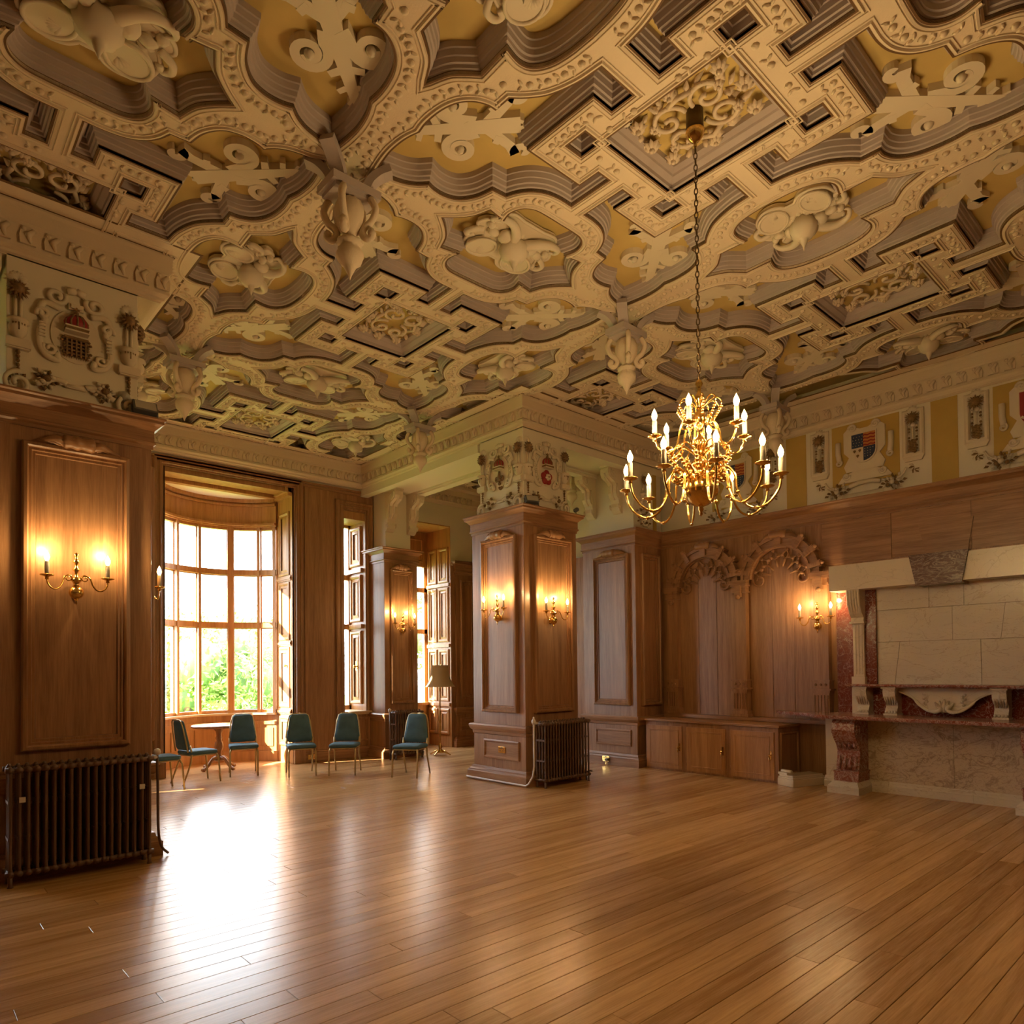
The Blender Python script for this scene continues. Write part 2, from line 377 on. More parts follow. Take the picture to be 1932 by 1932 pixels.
# bay window (window_1) ------------------------------------------------
win1 = struct(empty('window_1', T(0, YW, 0)))
part('casing', OAK, win1, lambda b: ucase(b, 3.02, 5.46, 0, 5.0, CASE), bev=.003)
part('plinth_block', OAK, win1, lambda b: (b.box(5.28, 5.48, -.07, 0, 0, .24), b.box(5.29, 5.47, -.06, 0, .24, .27)), bev=.006)
part('plinth_block', OAK, win1, lambda b: (b.box(3.0, 3.2, -.07, 0, 0, .24), b.box(3.01, 3.19, -.06, 0, .24, .27)), bev=.006)
DB = .62   # depth of reveal to bow
def reveal(b, x, sgn):
    b.box(min(x, x + sgn * .12), max(x, x + sgn * .12), 0, DB, 0, 4.85)
    M = T(x, 0, 0) @ RZ(-sgn * pi / 2)          # local x along depth
    for z0, z1 in ((.30, .82), (.98, 2.05), (2.17, 3.20), (3.32, 4.45)):
        if sgn > 0: b.frame(-DB + .1, -.1, z0, z1, [(0, 0), (0, -.02), (.03, -.03), (.06, -.008), (.10, -.02), (.101, -.02)], 0, M)
        else: b.frame(.1, DB - .1, z0, z1, [(0, 0), (0, -.02), (.03, -.03), (.06, -.008), (.10, -.02), (.101, -.02)], 0, M)
part('reveal_panelling', OAKL, win1, lambda b: reveal(b, 5.274, 1), bev=.003)
part('reveal_panelling', OAKL, win1, lambda b: reveal(b, 3.206, -1), bev=.003)
for z in (.9, 2.11, 3.26):
    part('reveal_rail', OAKL, win1, lambda b: (b.box(5.255, 5.28, .04, DB - .04, z - .04, z + .05), b.box(5.24, 5.28, .03, DB - .03, z - .015, z + .02)))
part('reveal_cornice', OAKL, win1, lambda b: (b.box(3.2, 5.28, 0, DB, 4.85, 4.95), b.box(3.2, 5.28, .05, .13, 4.77, 4.85), b.box(3.2, 5.28, .18, .5, 4.80, 4.85), b.box(3.2, 5.28, .52, .64, 4.74, 4.85),
     b.box(5.2, 5.28, 0, DB, 4.70, 4.85), b.box(5.16, 5.28, 0, DB, 4.76, 4.85)), bev=.004)
part('shutter_knob', BRASS, win1, lambda b: (b.lathe([(.012, 0), (.01, .03), (.022, .04), (.024, .055), (.01, .065)], 10, 0, T(5.27, .2, 1.72) @ RY(-pi / 2)), b.box(5.266, 5.275, .17, .23, 1.66, 1.78)))
bx0, bx1, sag = 3.2, 5.28, .60
bc = (bx1 - bx0) / 2; bR = (bc * bc + sag * sag) / (2 * sag); bcx = (bx0 + bx1) / 2; bcy = DB + sag - bR
amax = math.asin(bc / bR)
def arcp(t, r=0): 
    a = -amax + 2 * amax * t; return (bcx + (bR + r) * sin(a), bcy + (bR + r) * cos(a))
def arc_slab(b, r0, r1, z0, z1, t0=0, t1=1, n=20, mat=0):
    n = max(2, int(n * (t1 - t0)) + 1)
    for i in range(n):
        a, c = t0 + (t1 - t0) * i / n, t0 + (t1 - t0) * (i + 1) / n
        p = [arcp(a, r0), arcp(c, r0), arcp(c, r1), arcp(a, r1)]
        vs = [(x, y, z0) for x, y in p] + [(x, y, z1) for x, y in p]
        b.add(vs, [(0, 3, 2, 1), (4, 5, 6, 7), (0, 1, 5, 4), (1, 2, 6, 5), (2, 3, 7, 6), (3, 0, 4, 7)], mat)
part('apron', OAKL, win1, lambda b: (arc_slab(b, 0, .25, 0, .84), arc_slab(b, -.03, 0, 0, .18), arc_slab(b, -.02, 0, .66, .72)))
for t0 in (.03, .22, .41, .60, .79):
    part('apron_panel', OAKL, win1, lambda b: (arc_slab(b, -.014, 0, .27, .60, t0, t0 + .17)))
part('sill', SHIFT, win1, lambda b: arc_slab(b, -.10, .26, .84, .875))
part('head', OAKL, win1, lambda b: (arc_slab(b, -.05, .25, 4.25, 4.75), arc_slab(b, -.09, 0, 4.27, 4.31), arc_slab(b, -.08, 0, 4.62, 4.66), arc_slab(b, -.11, 0, 4.69, 4.75)))
poly = [arcp(i / 24, .2) for i in range(25)] + [(bx1 + .12, DB - .01), (bx0 - .12, DB - .01)]
part('bay_ceiling', WHITEP, win1, lambda b: b.prism(poly, 4.75, 4.9, 0, None, 'xy'))
part('bay_roof', STONE, win1, lambda b: b.box(bx0 - .25, bx1 + .25, .1, DB + sag + .3, 4.96, 5.2))
poly2 = [arcp(i / 24, .2) for i in range(25)] + [(bx1 + .1, 0), (bx0 - .1, 0)]
part('bay_floor', FLOORW, floor, lambda b: b.prism([(x, y + YW) for x, y in poly2], -.06, -.001, 0, None, 'xy'))
def t_of_x(x): return (math.asin(max(-1, min(1, (x - bcx) / bR))) + amax) / (2 * amax)
MULX = [(3.24, .07), (3.69, .05), (4.10, .05), (4.63, .10), (5.05, .05), (5.25, .06)]
for x, w in MULX:
    t = t_of_x(x); p = arcp(t); a = -amax + 2 * amax * t
    Mm = T(p[0], p[1], 0) @ RZ(-a)
    part('mullion', OAKL, win1, lambda b: (b.box(-w / 2, w / 2, -.04, .12, .875, 4.27), b.box(-w / 2 - .015, w / 2 + .015, .03, .07, .875, 4.27)), Mm, bev=.004)
for z in (2.46, 3.42):
    part('transom', OAKL, win1, lambda b: (arc_slab(b, -.03, .11, z - .045, z + .045), arc_slab(b, .03, .07, z - .06, z + .06)))
part('bottom_rail', OAKL, win1, lambda b: arc_slab(b, .0, .09, .875, .93)); part('top_rail', OAKL, win1, lambda b: arc_slab(b, .0, .09, 4.2, 4.27))
tt = [t_of_x(x) for x, w in MULX]
for i in range(5):
    for z0, z1 in ((.93, 2.42), (2.50, 3.38), (3.46, 4.2)):
        part('pane', GLASS, win1, lambda b: arc_slab(b, .045, .05, z0, z1, tt[i], tt[i + 1], 16))
# narrow window (window_2) ----------------------------------------------
win2 = struct(empty('window_2', T(0, YW, 0)))
part('casing', OAK, win2, lambda b: ucase(b, 6.10, 6.88, 0.2, 4.78, CASE), bev=.003)
part('sill', SHIFT, win2, lambda b: (b.box(6.22, 6.80, -.10, .55, .83, .865), b.box(6.24, 6.78, -.07, .0, .80, .83)), bev=.006)
def reveal2(b):
    b.box(6.724, 6.80, .002, .62, .86, 4.596); b.box(6.20, 6.286, .002, .62, .86, 4.596); b.box(6.2, 6.8, .002, .62, 4.45, 4.596)
    M = T(6.724, 0, 0) @ RZ(-pi / 2)
    for z0, z1 in ((.98, 2.38), (2.55, 3.45), (3.62, 4.38)):
        b.frame(-.54, -.12, z0, z1, [(0, 0), (0, -.03), (.02, -.04), (.05, -.04), (.07, -.015), (.13, -.03), (.131, -.03)], 0, M)
    for z in (2.46, 3.53): b.box(6.67, 6.73, .08, .58, z - .04, z + .04)
part('shutter_panels', OAKL, win2, reveal2, bev=.003)
part('window_frame', OAKL, win2, lambda b: (b.box(6.28, 6.73, .56, .64, .86, .95), b.box(6.28, 6.73, .56, .64, 4.4, 4.6), b.box(6.28, 6.33, .56, .64, .86, 4.6), b.box(6.68, 6.73, .56, .64, .86, 4.6), b.box(6.28, 6.73, .55, .65, 2.42, 2.52), b.box(6.28, 6.73, .55, .65, 3.38, 3.48)), bev=.004)
for z0, z1 in ((.95, 2.42), (2.52, 3.38), (3.48, 4.4)): part('pane', GLASS, win2, lambda b: b.box(6.33, 6.68, .598, .602, z0, z1))
part('shutter_handle', BRASS, win2, lambda b: (b.lathe([(.014, 0), (.01, .03), (.024, .045), (.026, .06), (.01, .07)], 10, 0, T(6.70, .3, 1.70) @ RY(-pi / 2)), b.box(6.695, 6.705, .27, .33, 1.62, 1.80), b.tube([(6.66, .3, 1.70), (6.65, .22, 1.66), (6.66, .16, 1.68)], .009, 6)))
# aisle window (window_3) -------------------------------------------------
win3 = struct(empty('window_3', T(0, YW, 0)))
DA = .85
def reveal3(b):
    b.box(8.744, 8.85, .002, DA, 0, 4.6); b.box(7.52, 7.626, .002, DA, 0, 4.6)
    M = T(8.744, 0, 0) @ RZ(-pi / 2)
    for x0, x1 in ((-.80, -.47), (-.42, -.06)):
        for z0, z1 in ((.25, .80), (.95, 2.05), (2.2, 3.35), (3.45, 4.2)):
            b.frame(x0, x1, z0, z1, [(0, 0), (0, -.02), (.02, -.03), (.05, -.03), (.07, -.008), (.11, -.02), (.111, -.02)], 0, M)
    for z in (.88, 2.12, 3.40): b.box(8.71, 8.75, .03, DA - .03, z - .03, z + .04)
part('shutter_panels', OAKL, win3, reveal3, bev=.003)
part('reveal_soffit', OAKL, win3, lambda b: b.box(7.52, 8.85, .002, DA + .1, 4.60, 4.7))
part('window_frame', OAKL, win3, lambda b: (b.box(7.62, 8.75, DA - .02, DA + .08, 0, .86), b.box(7.62, 8.75, DA - .02, DA + .08, 3.85, 4.62), b.box(7.62, 7.70, DA, DA + .08, .86, 3.85), b.box(8.67, 8.75, DA, DA + .08, .86, 3.85), b.box(8.14, 8.22, DA, DA + .08, .86, 3.85),
      b.box(7.62, 8.75, DA, DA + .08, 2.40, 2.50), b.box(7.62, 8.75, DA, DA + .08, 3.30, 3.40), b.box(7.62, 8.75, DA - .1, DA + .08, .86, .92),
      b.frame(7.75, 8.62, 3.95, 4.45, SMALL, 0, T(0, DA - .02, 0)), b.frame(7.75, 8.62, .2, .7, SMALL, 0, T(0, DA - .02, 0))), bev=.004)
for x0, x1 in ((7.70, 8.14), (8.22, 8.67)):
    for z0, z1 in ((.92, 2.40), (2.50, 3.30), (3.40, 3.85)): part('pane', GLASS, win3, lambda b: b.box(x0, x1, DA + .038, DA + .042, z0, z1))
part('door_knob', BRASS, win3, lambda b: b.lathe([(.016, 0), (.012, .03), (.028, .045), (.03, .06), (.012, .07)], 10, 0, T(8.72, .25, 1.70) @ RY(-pi / 2)))
part('bay_floor', FLOORW, floor, lambda b: b.box(7.55, 8.8, YW, YW + DA + .1, -.06, -.001))
# window left of the left pillar (window_4), same wall ---------------------
def plain_window(name, M, x0, x1, z0, z1, nx, d=.2):
    w = struct(empty(name, M))
    part('casing', OAK, w, lambda b: ucase(b, x0 - .16, x1 + .16, z0, z1 + .16, CASE))
    part('sill', SHIFT, w, lambda b: b.box(x0 - .1, x1 + .1, -.1, d, z0 - .03, z0), bev=.005)
    part('window_frame', OAKL, w, lambda b: [b.box(x0, x1, d, d + .08, z - .04, z + .04) for z in (z0 + .04, z0 + (z1 - z0) * .45, z0 + (z1 - z0) * .73, z1 - .04)])
    for i in range(nx + 1):
        x = x0 + (x1 - x0) * i / nx
        part('mullion', OAKL, w, lambda b: b.box(x - .035, x + .035, d - .02, d + .1, z0, z1))
    for i in range(nx):
        xa, xb = x0 + (x1 - x0) * i / nx, x0 + (x1 - x0) * (i + 1) / nx
        part('pane', GLASS, w, lambda b: b.box(xa, xb, d + .038, d + .042, z0, z1))
    return w
win4 = copy_tree(win1, None, T(-6.2, YW, 0)); win4.name = 'window_4'
part('bay_floor', FLOORW, floor, lambda b: b.prism([(x - 6.2, y + YW) for x, y in poly2], -.06, -.001, 0, None, 'xy'))
# left wall, no openings, out of view ----
mb = MB(); LW = []     # local x = world Y
wall_mb(mb, YB, YW + .35, 0, 3.85, .35, LW, 0); wall_mb(mb, YB, YW + .35, 3.85, 5.7, .35, LW, 1)
MWL = T(XL, 0, 0) @ RZ(pi / 2)
wall_left = struct(mb.build('wall_left', [OAK, WHITEP], None, MWL))
# front wall (behind the camera) --------------------------------------------
mb = MB(); mb.box(XL - .35, XF + .4, YB - .35, YB, 0, 3.85, 0); mb.box(XL - .35, XF + .4, YB - .35, YB, 3.85, 5.7, 1)
wall_front = struct(mb.build('wall_front', [OAK, WHITEP]))
# fireplace wall --------------------------------------------------------------
mb = MB(); mb.box(XW, XW + .5, YB - .3, YW + .3, 0, 3.72, 0)
mb.box(XF, XF + .28, YB - .3, YW + .3, 3.72, 5.7, 1)
wall_right = struct(mb.build('wall_right', [OAK, WHITEP]))
RAILP = [(0, 3.62), (.012, 3.62), (.012, 3.65), (.03, 3.665), (.03, 3.68), (.02, 3.69), (.02, 3.785), (.035, 3.80), (.06, 3.825), (.085, 3.84), (.085, 3.865), (.10, 3.875), (.10, ZF), (-.3, ZF)]
part('cornice_rail', OAKH, wall_right, lambda b: b.run([(XW, YP), (XW, YB)], RAILP, -1))
# dark joints between the big oak sheets
def fpanel(name, y0, y1, z0, z1, t=.012, m=OAKH): return part(name, m, wall_right, lambda b: b.box(XW - t, XW, y0, y1, z0, z1), bev=.003)
fpanel('wood_sheet', 3.30, 4.20, 3.02, 3.61); fpanel('wood_sheet', 2.40, 3.295, 3.02, 3.61); fpanel('wood_sheet', .4, 2.395, 3.02, 3.61); fpanel('wood_sheet', -3.1, .395, 3.02, 3.61)
part('keystone_board', OAKH, wall_right, lambda b: b.prism([(-2.98, 3.41), (-2.37, 3.41), (-2.44, 3.0), (-2.88, 3.0)], -.03, -.012, 0, None), FW(XW, 0), bev=.003)
# ceiling slab above the relief ---------------------------------------------
mb = MB(); mb.box(XL - .3, XF + .3, YB - .3, YW + .02, 5.62, 5.85)
ceiling = struct(mb.build('ceiling', YELL))
# plaster cornice -------------------------------------------------------------
CP = [(.20, 5.452), (.19, 5.447), (.175, 5.447), (.016, 5.446), (0, 5.446), (0, 5.43), (-.008, 5.40), (-.012, 5.29), (-.03, 5.275), (-.05, 5.12), (-.028, 5.11), (-.028, 5.085), (-.045, 5.07), (-.06, 5.06), (-.065, 5.04), (-.09, 5.03), (-.09, 5.02), (-.35, 5.02)]
CM = [1, 1, 0, 1, 0] + [0] * 12
PATH = [(XL - .1, YPL), (1.95, YPL), (1.95, 11.31), (6.53, 11.31), (6.53, YP), (9.87, YP), (9.87, YB - .1)]
mb = MB(); mb.run(PATH, CP, -1, mats=CM); trim_1 = struct(mb.build('trim_1', [RIBM, BROWN]))
# leaf blocks on the cornice
lb = MB()
lb.prism([(-.055, -.07), (.055, -.07), (.06, .0), (.045, .055), (.0, .075), (-.045, .055), (-.06, 0)], -.022, 0); lb.ball((-.03, -.02, .05), .02, 8, 5); lb.tube([(.04, -.02, .05), (.0, -.03, .0), (.02, -.025, -.06)], [.02, .026, .01], 6)
LEAFB = lb.mesh('leaf_block', RIBM)
SEG = [((-.6, YPL), (1.95, YPL)), ((1.95, 11.31), (6.53, 11.31)), ((6.53, 11.31), (6.53, YP)), ((6.53, YP), (9.87, YP)), ((9.87, YP), (9.87, -.4))]
for (ax, ay), (cx_, cy_) in SEG:
    L = hypot(cx_ - ax, cy_ - ay); n = int(L / .165)
    dx, dy = (cx_ - ax) / L, (cy_ - ay) / L; ang = atan2(dy, dx)
    for i in range(n):
        t = (i + .5) * L / n; nx, ny = dy, -dx
        ob('leaf_block', LEAFB, trim_1, T(ax + dx * t - nx * .042, ay + dy * t - ny * .042, 5.195) @ RZ(ang))
# beams ------------------------------------------------------------------------
def beam(name, label, x0, x1, y0, y1, z0=4.90, z1=5.62, along='y'):
    b = MB(); b.box(x0, x1, y0, y1, z0 + .06, z1)
    e = .16
    if along == 'y':
        b.box(x0, x0 + e, y0, y1, z0, z0 + .06); b.box(x1 - e, x1, y0, y1, z0, z0 + .06)
        b.box(x0 + e, x0 + e + .03, y0, y1, z0 + .03, z0 + .06); b.box(x1 - e - .03, x1 - e, y0, y1, z0 + .03, z0 + .06)
    else:
        b.box(x0, x1, y0, y0 + e, z0, z0 + .06); b.box(x0, x1, y1 - e, y1, z0, z0 + .06)
        b.box(x0, x1, y0 + e, y0 + e + .03, z0 + .03, z0 + .06); b.box(x0, x1, y1 - e - .03, y1 - e, z0 + .03, z0 + .06)
    o = b.build(name, WHITEP); o['kind'] = 'structure'; return o
beam('trim_2', '', 6.62, 7.55, 8.0, YW, along='y')
beam('trim_3', '', 7.5, XF, 7.0, 7.95, along='x')
beam('trim_4', '', XL, .68, YPL + .1, 7.75, along='x')
beam('trim_5', '', 1.0, 1.86, 7.7, YW, along='y')
# small cornice in the aisle, above its window
mb = MB(); mb.run([(7.55, YW), (XW, YW)], [(.22, 5.45), (.2, 5.38), (.14, 5.34), (.12, 5.24), (.10, 5.22), (.08, 5.12), (.05, 5.10), (.03, 5.05), (0, 5.05)], -1)
trim_6 = struct(mb.build('trim_6', RIBM))
for i in range(10): ob('leaf_block', LEAFB, trim_6, T(7.7 + i * .165, YW - .10, 5.17))
# ------------------------------------------------------------------ strapwork ceiling
LU, LV, PXC, PYC = 1.675, 1.955, 4.27, 2.68
def smooth_segs(segs, n=5):
    out = []
    for s_ in segs:
        p = [(q[0], q[1]) for q in bez([(a, b, 0) for a, b in s_], n)] if len(s_) > 2 else list(s_)
        if out and hypot(out[-1][0] - p[0][0], out[-1][1] - p[0][1]) < 1e-4: p = p[1:]
        out += p
    if hypot(out[0][0] - out[-1][0], out[0][1] - out[-1][1]) < 1e-4: out.pop()
    return out
PET = smooth_segs([[(.085, 1.13), (.22, 1.133), (.347, 1.161), (.455, 1.227), (.524, 1.311), (.567, 1.403)], [(.567, 1.403), (.701, 1.414)],
    [(.701, 1.414), (.734, 1.541), (.783, 1.63), (.85, 1.695), (.944, 1.726), (1.041, 1.723), (1.114, 1.70)],
    [(1.114, 1.70), (1.178, 1.765), (1.256, 1.811), (1.336, 1.835), (1.414, 1.850), (1.49, 1.885)],
    [(1.49, 1.885), (1.512, 1.753), (1.525, 1.589), (1.508, 1.431), (1.471, 1.315)],
    [(1.471, 1.315), (1.482, 1.2), (1.465, 1.049), (1.421, .935), (1.35, .858), (1.265, .818), (1.191, .813)], [(1.191, .813), (1.186, .671)],
    [(1.186, .671), (1.117, .613), (1.031, .516), (.986, .435), (.952, .345), (.925, .238), (.91, .11)],
    [(.91, .11), (.59, .11)], [(.59, .11), (.59, .285)], [(.59, .285), (.78, .285)], [(.78, .285), (.785, .93)], [(.785, .93), (.21, .93)], [(.21, .93), (.21, .735)], [(.21, .735), (.085, .735)], [(.085, .735), (.085, 1.13)]])
EAR = [(.435, .53), (.59, .53), (.59, .705), (.435, .705)]
CX4 = smooth_segs([[(.545, 0), (.535, .17), (.505, .30), (.44, .395), (.35, .425), (.22, .40)], [(.22, .40), (.225, .66)], [(.225, .66), (.15, .72), (.07, .80), (0, .95)]])
CY4 = smooth_segs([[(.79, 0), (.70, .08), (.61, .19), (.555, .335)], [(.555, .335), (.37, .305)], [(.37, .305), (.398, .42), (.365, .52), (.28, .58), (.15, .592), (0, .592)]])
def full(q):
    a = q + [(-x, y) for x, y in reversed(q[:-1])]
    a += [(x, -y) for x, y in reversed(a[1:-1])]
    return a
CXF, CYF = full(CX4), full(CY4)
def ccw(p):
    return p if sum(p[i][0] * p[(i + 1) % len(p)][1] - p[(i + 1) % len(p)][0] * p[i][1] for i in range(len(p))) > 0 else p[::-1]
def dense(p, d=.04):
    out = []
    for i in range(len(p)):
        a, b = p[i], p[(i + 1) % len(p)]; n = max(1, int(hypot(b[0] - a[0], b[1] - a[1]) / d))
        out += [(a[0] + (b[0] - a[0]) * k / n, a[1] + (b[1] - a[1]) * k / n) for k in range(n)]
    return out
def normals(p):
    n = len(p); out = []
    for i in range(n):
        a, b, c = Vector(p[i - 1]), Vector(p[i]), Vector(p[(i + 1) % n])
        d1 = (b - a).normalized(); d2 = (c - b).normalized()
        n1 = Vector((d1.y, -d1.x)); n2 = Vector((d2.y, -d2.x)); m = n1 + n2
        m = m / max(m.dot(n1), .45) if m.length > 1e-6 else n1
        out.append(m)
    return out
def dist_poly(q, p):
    best = 9
    for i in range(len(p)):
        ax, ay = p[i]; bx, by = p[(i + 1) % len(p)]; dx, dy = bx - ax, by - ay; L = dx * dx + dy * dy
        t = max(0, min(1, ((q[0] - ax) * dx + (q[1] - ay) * dy) / L)) if L else 0
        best = min(best, hypot(q[0] - ax - dx * t, q[1] - ay - dy * t))
    return best
def inside(q, p):
    r = False; j = len(p) - 1
    for i in range(len(p)):
        if (p[i][1] > q[1]) != (p[j][1] > q[1]) and q[0] < (p[j][0] - p[i][0]) * (q[1] - p[i][1]) / (p[j][1] - p[i][1]) + p[i][0]: r = not r
        j = i
    return r
def strips(mb, p, prof, mats):
    """bands following a closed outline; prof = [(offset outward, z)]"""
    p = ccw(p); N = normals(p); n = len(p); vs = []; k = len(prof)
    for i in range(n):
        for o, z in prof: vs.append((p[i][0] + N[i].x * o, p[i][1] + N[i].y * o, z))
    for j in range(k - 1):
        if mats[j] is None: continue
        mb.add(vs, [(i * k + j, i * k + j + 1, ((i + 1) % n) * k + j + 1, ((i + 1) % n) * k + j) for i in range(n)], mats[j])
BEAD = [(0, -.001), (.014, -.001), (.02, -.001), (.022, -.010), (.036, -.014), (.042, -.002), (.05, -.002), (.052, -.008), (.06, -.008), (.062, -.001)]
BEADM = [1, None, 0, 0, 0, None, 0, 0, 0]
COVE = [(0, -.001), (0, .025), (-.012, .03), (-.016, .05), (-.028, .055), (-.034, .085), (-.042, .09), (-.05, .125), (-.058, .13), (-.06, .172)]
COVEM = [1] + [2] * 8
COVES = [(0, -.001), (0, .03), (-.012, .035), (-.02, .08), (-.028, .085), (-.03, .172)]
# quarter of ribs
outer = [(.42, 0)] + [(LU - x, y) for x, y in CX4] + [(LU, LV)] + [(x, LV - y) for x, y in CY4] + [(0, .50), (.42, .50)]
mb = MB()
mb.prism(outer, 0, .02, 0, None, 'xy', holes=[PET, EAR])
for q in (PET, EAR): strips(mb, q, BEAD, BEADM)
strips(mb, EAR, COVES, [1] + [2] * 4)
pd = ccw(dense(PET, .03)); Nn = normals(pd); acc = 0; last = None; tog = 0
for i in range(len(pd)):
    q = (pd[i][0] + Nn[i].x * .108, pd[i][1] + Nn[i].y * .108)
    if not (0.01 < q[0] < LU and 0.01 < q[1] < LV) or inside(q, PET) or inside(q, EAR): continue
    if dist_poly(q, PET) < .09 or dist_poly(q, EAR) < .07: continue
    if q[0] < .44 and q[1] < .52: continue
    if last is not None and hypot(q[0] - last[0], q[1] - last[1]) < .05: continue
    last = q; tog += 1
    if tog % 2: mb.ball((q[0], q[1], -.004), .026, 7, 4, 0, None, (1, 1, .75))
    else:
        a = atan2(Nn[i].y, Nn[i].x)
        for s_ in (-1, 1): mb.ball((q[0] + cos(a) * .02 * s_, q[1] + sin(a) * .02 * s_, -.002), .021, 6, 3, 0, T(q[0] + cos(a) * .02 * s_, q[1] + sin(a) * .02 * s_, 0) @ RZ(a + s_ * .6) @ T(-q[0] - cos(a) * .02 * s_, -q[1] - sin(a) * .02 * s_, 0), (1.5, .6, .7))
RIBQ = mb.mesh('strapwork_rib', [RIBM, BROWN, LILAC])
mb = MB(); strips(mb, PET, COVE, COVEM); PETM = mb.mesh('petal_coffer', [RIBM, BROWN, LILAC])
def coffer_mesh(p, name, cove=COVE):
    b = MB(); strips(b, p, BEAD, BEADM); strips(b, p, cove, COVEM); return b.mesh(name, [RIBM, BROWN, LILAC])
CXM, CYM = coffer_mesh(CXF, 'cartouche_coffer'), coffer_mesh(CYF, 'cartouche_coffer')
COVEP = [(0, -.001), (0, .025), (-.015, .03), (-.02, .055), (-.055, .085), (-.062, .10), (-.09, .13), (-.095, .172)]
PANM = coffer_mesh([(-.42, -.5), (.42, -.5), (.42, .5), (-.42, .5)], 'panel_coffer', COVEP)
# flat scroll ornament in the petal fields (ribbons on the ochre ground)
def ribbon(mb, path, w0, w1, z0, z1, mat=0):
    P = [Vector((p[0], p[1])) for p in path]; n = len(P); vs = []
    for i in range(n):
        t = (P[min(i + 1, n - 1)] - P[max(i - 1, 0)]).normalized(); nn = Vector((-t.y, t.x)); w = (w0 + (w1 - w0) * i / (n - 1)) / 2
        for s_, z in ((1, z1), (1, z0), (-1, z0), (-1, z1)): q = P[i] + nn * w * s_; vs.append((q.x, q.y, z))
    fs = [(i * 4 + a, i * 4 + a + 1, (i + 1) * 4 + a + 1, (i + 1) * 4 + a) for i in range(n - 1) for a in range(3)]
    fs += [(0, 1, 2, 3), tuple((n - 1) * 4 + a for a in (3, 2, 1, 0))]
    mb.add(vs, fs, mat)
mb = MB(); OC = Matrix.Translation((1.13, 1.15, 0)) @ RZ(atan2(.714, .70))
b2 = MB(); Z0, Z1 = .115, .172
ribbon(b2, [(-.36, 0), (-.1, 0), (.1, 0), (.3, 0), (.50, 0)], .15, .07, Z0, Z1)
for sg in (-1, 1):
    sp = [(x, y) for x, y in spiral(.11, .20, .125, .035, -2.0, 1.55, 30)]
    ribbon(b2, [(.02, .02), (-.02, .08)] + [(x, y) for x, y in sp] if sg > 0 else [(.02, -.02), (-.02, -.08)] + [(x, -y) for x, y in sp], .075, .045, Z0 + .001 * sg, Z1)
    ribbon(b2, [(.27, 0), (.25, .05 * sg), (.27, .12 * sg)], .07, .05, Z0 + .002, Z1)
    ribbon(b2, [(.40, 0), (.39, .05 * sg), (.41, .10 * sg)], .05, .04, Z0 + .002, Z1)
    ribbon(b2, [(.50, 0), (.49, .03 * sg), (.52, .06 * sg)], .035, .02, Z0 + .002, Z1)
    cur = spiral(-.36, .26, .075, .02, -1.2 + pi, -1.1, 18)
    ribbon(b2, [(-.12, .03 * sg), (-.2, .12 * sg), (-.27, .20 * sg)] + [(x, y * sg) for x, y in cur[4:]], .09, .04, Z0 + .003, Z1)
    ribbon(b2, [(-.2, .10 * sg), (-.16, .17 * sg)], .06, .05, Z0 + .002, Z1)
    ribbon(b2, [(-.22, .03 * sg), (-.32, .05 * sg), (-.38, .02 * sg)], .05, .03, Z0 + .002, Z1)
    b2.ball((.11, .20 * sg, Z0), .035, 8, 4)
ribbon(b2, [(.50, 0), (.56, 0), (.60, 0)], .05, .01, Z0, Z1)
SCROLL = b2.mesh('scroll_ornament', [CREAM])
# floral relief for the rectangular panels
def leaf(mb, c, a, l, w, z=.10, h=.03, mat=0):
    M = T(c[0], c[1], z) @ RZ(a) @ RY(-.25)
    vs = [(0, 0, 0), (l * .35, w / 2, .0), (l, 0, .012), (l * .35, -w / 2, 0), (l * .4, 0, -h), (0, 0, .03), (l * .35, w * .4, .03), (l * .35, -w * .4, .03)]
    mb.add(vs, [(0, 4, 1), (1, 4, 2), (2, 4, 3), (3, 4, 0), (0, 1, 6, 5), (0, 5, 7, 3), (1, 2, 6), (3, 7, 2)], mat, True, M)
def flower(mb, c, r, z=.09, n=7, mat=0, a0=0):
    for k in range(n): leaf(mb, c, a0 + 2 * pi * k / n, r, r * .62, z, .02, mat)
    mb.ball((c[0], c[1], z - .01), r * .28, 7, 4, mat)
rf = random.Random(5)
mb = MB()
for sx in (-1, 1):
    for sy in (-1, 1):
        mb.tube([(x * sx, y * sy, .12 - .03 * (i / 26)) for i, (x, y) in enumerate(spiral(.10, .16, .13, .03, -1.7, 1.3, 26))], .018, 6)
    mb.tube([(.20 * sx, -.1, .12), (.24 * sx, 0, .10), (.20 * sx, .1, .12)], .02, 6)
for cx_, cy_, r in ((.22, .34, .075), (-.22, .34, .075), (.24, -.33, .075), (-.24, -.33, .075), (.30, .02, .06), (-.30, .02, .06), (0, .38, .08), (0, -.38, .08), (.13, .26, .05), (-.13, -.26, .05), (-.13, .26, .05), (.13, -.26, .05)):
    flower(mb, (cx_, cy_), r, .085, 7, 0, rf.random())
for k in range(56):
    a = 2 * pi * k / 56; rr = rf.uniform(.18, .36); c = (rr * cos(a) * .95, rr * 1.15 * sin(a))
    leaf(mb, c, a + rf.uniform(-1.3, 1.3), rf.uniform(.06, .11), rf.uniform(.03, .05), rf.uniform(.10, .135), .02)
FLOR = mb.mesh('floral_relief', [RIBD])
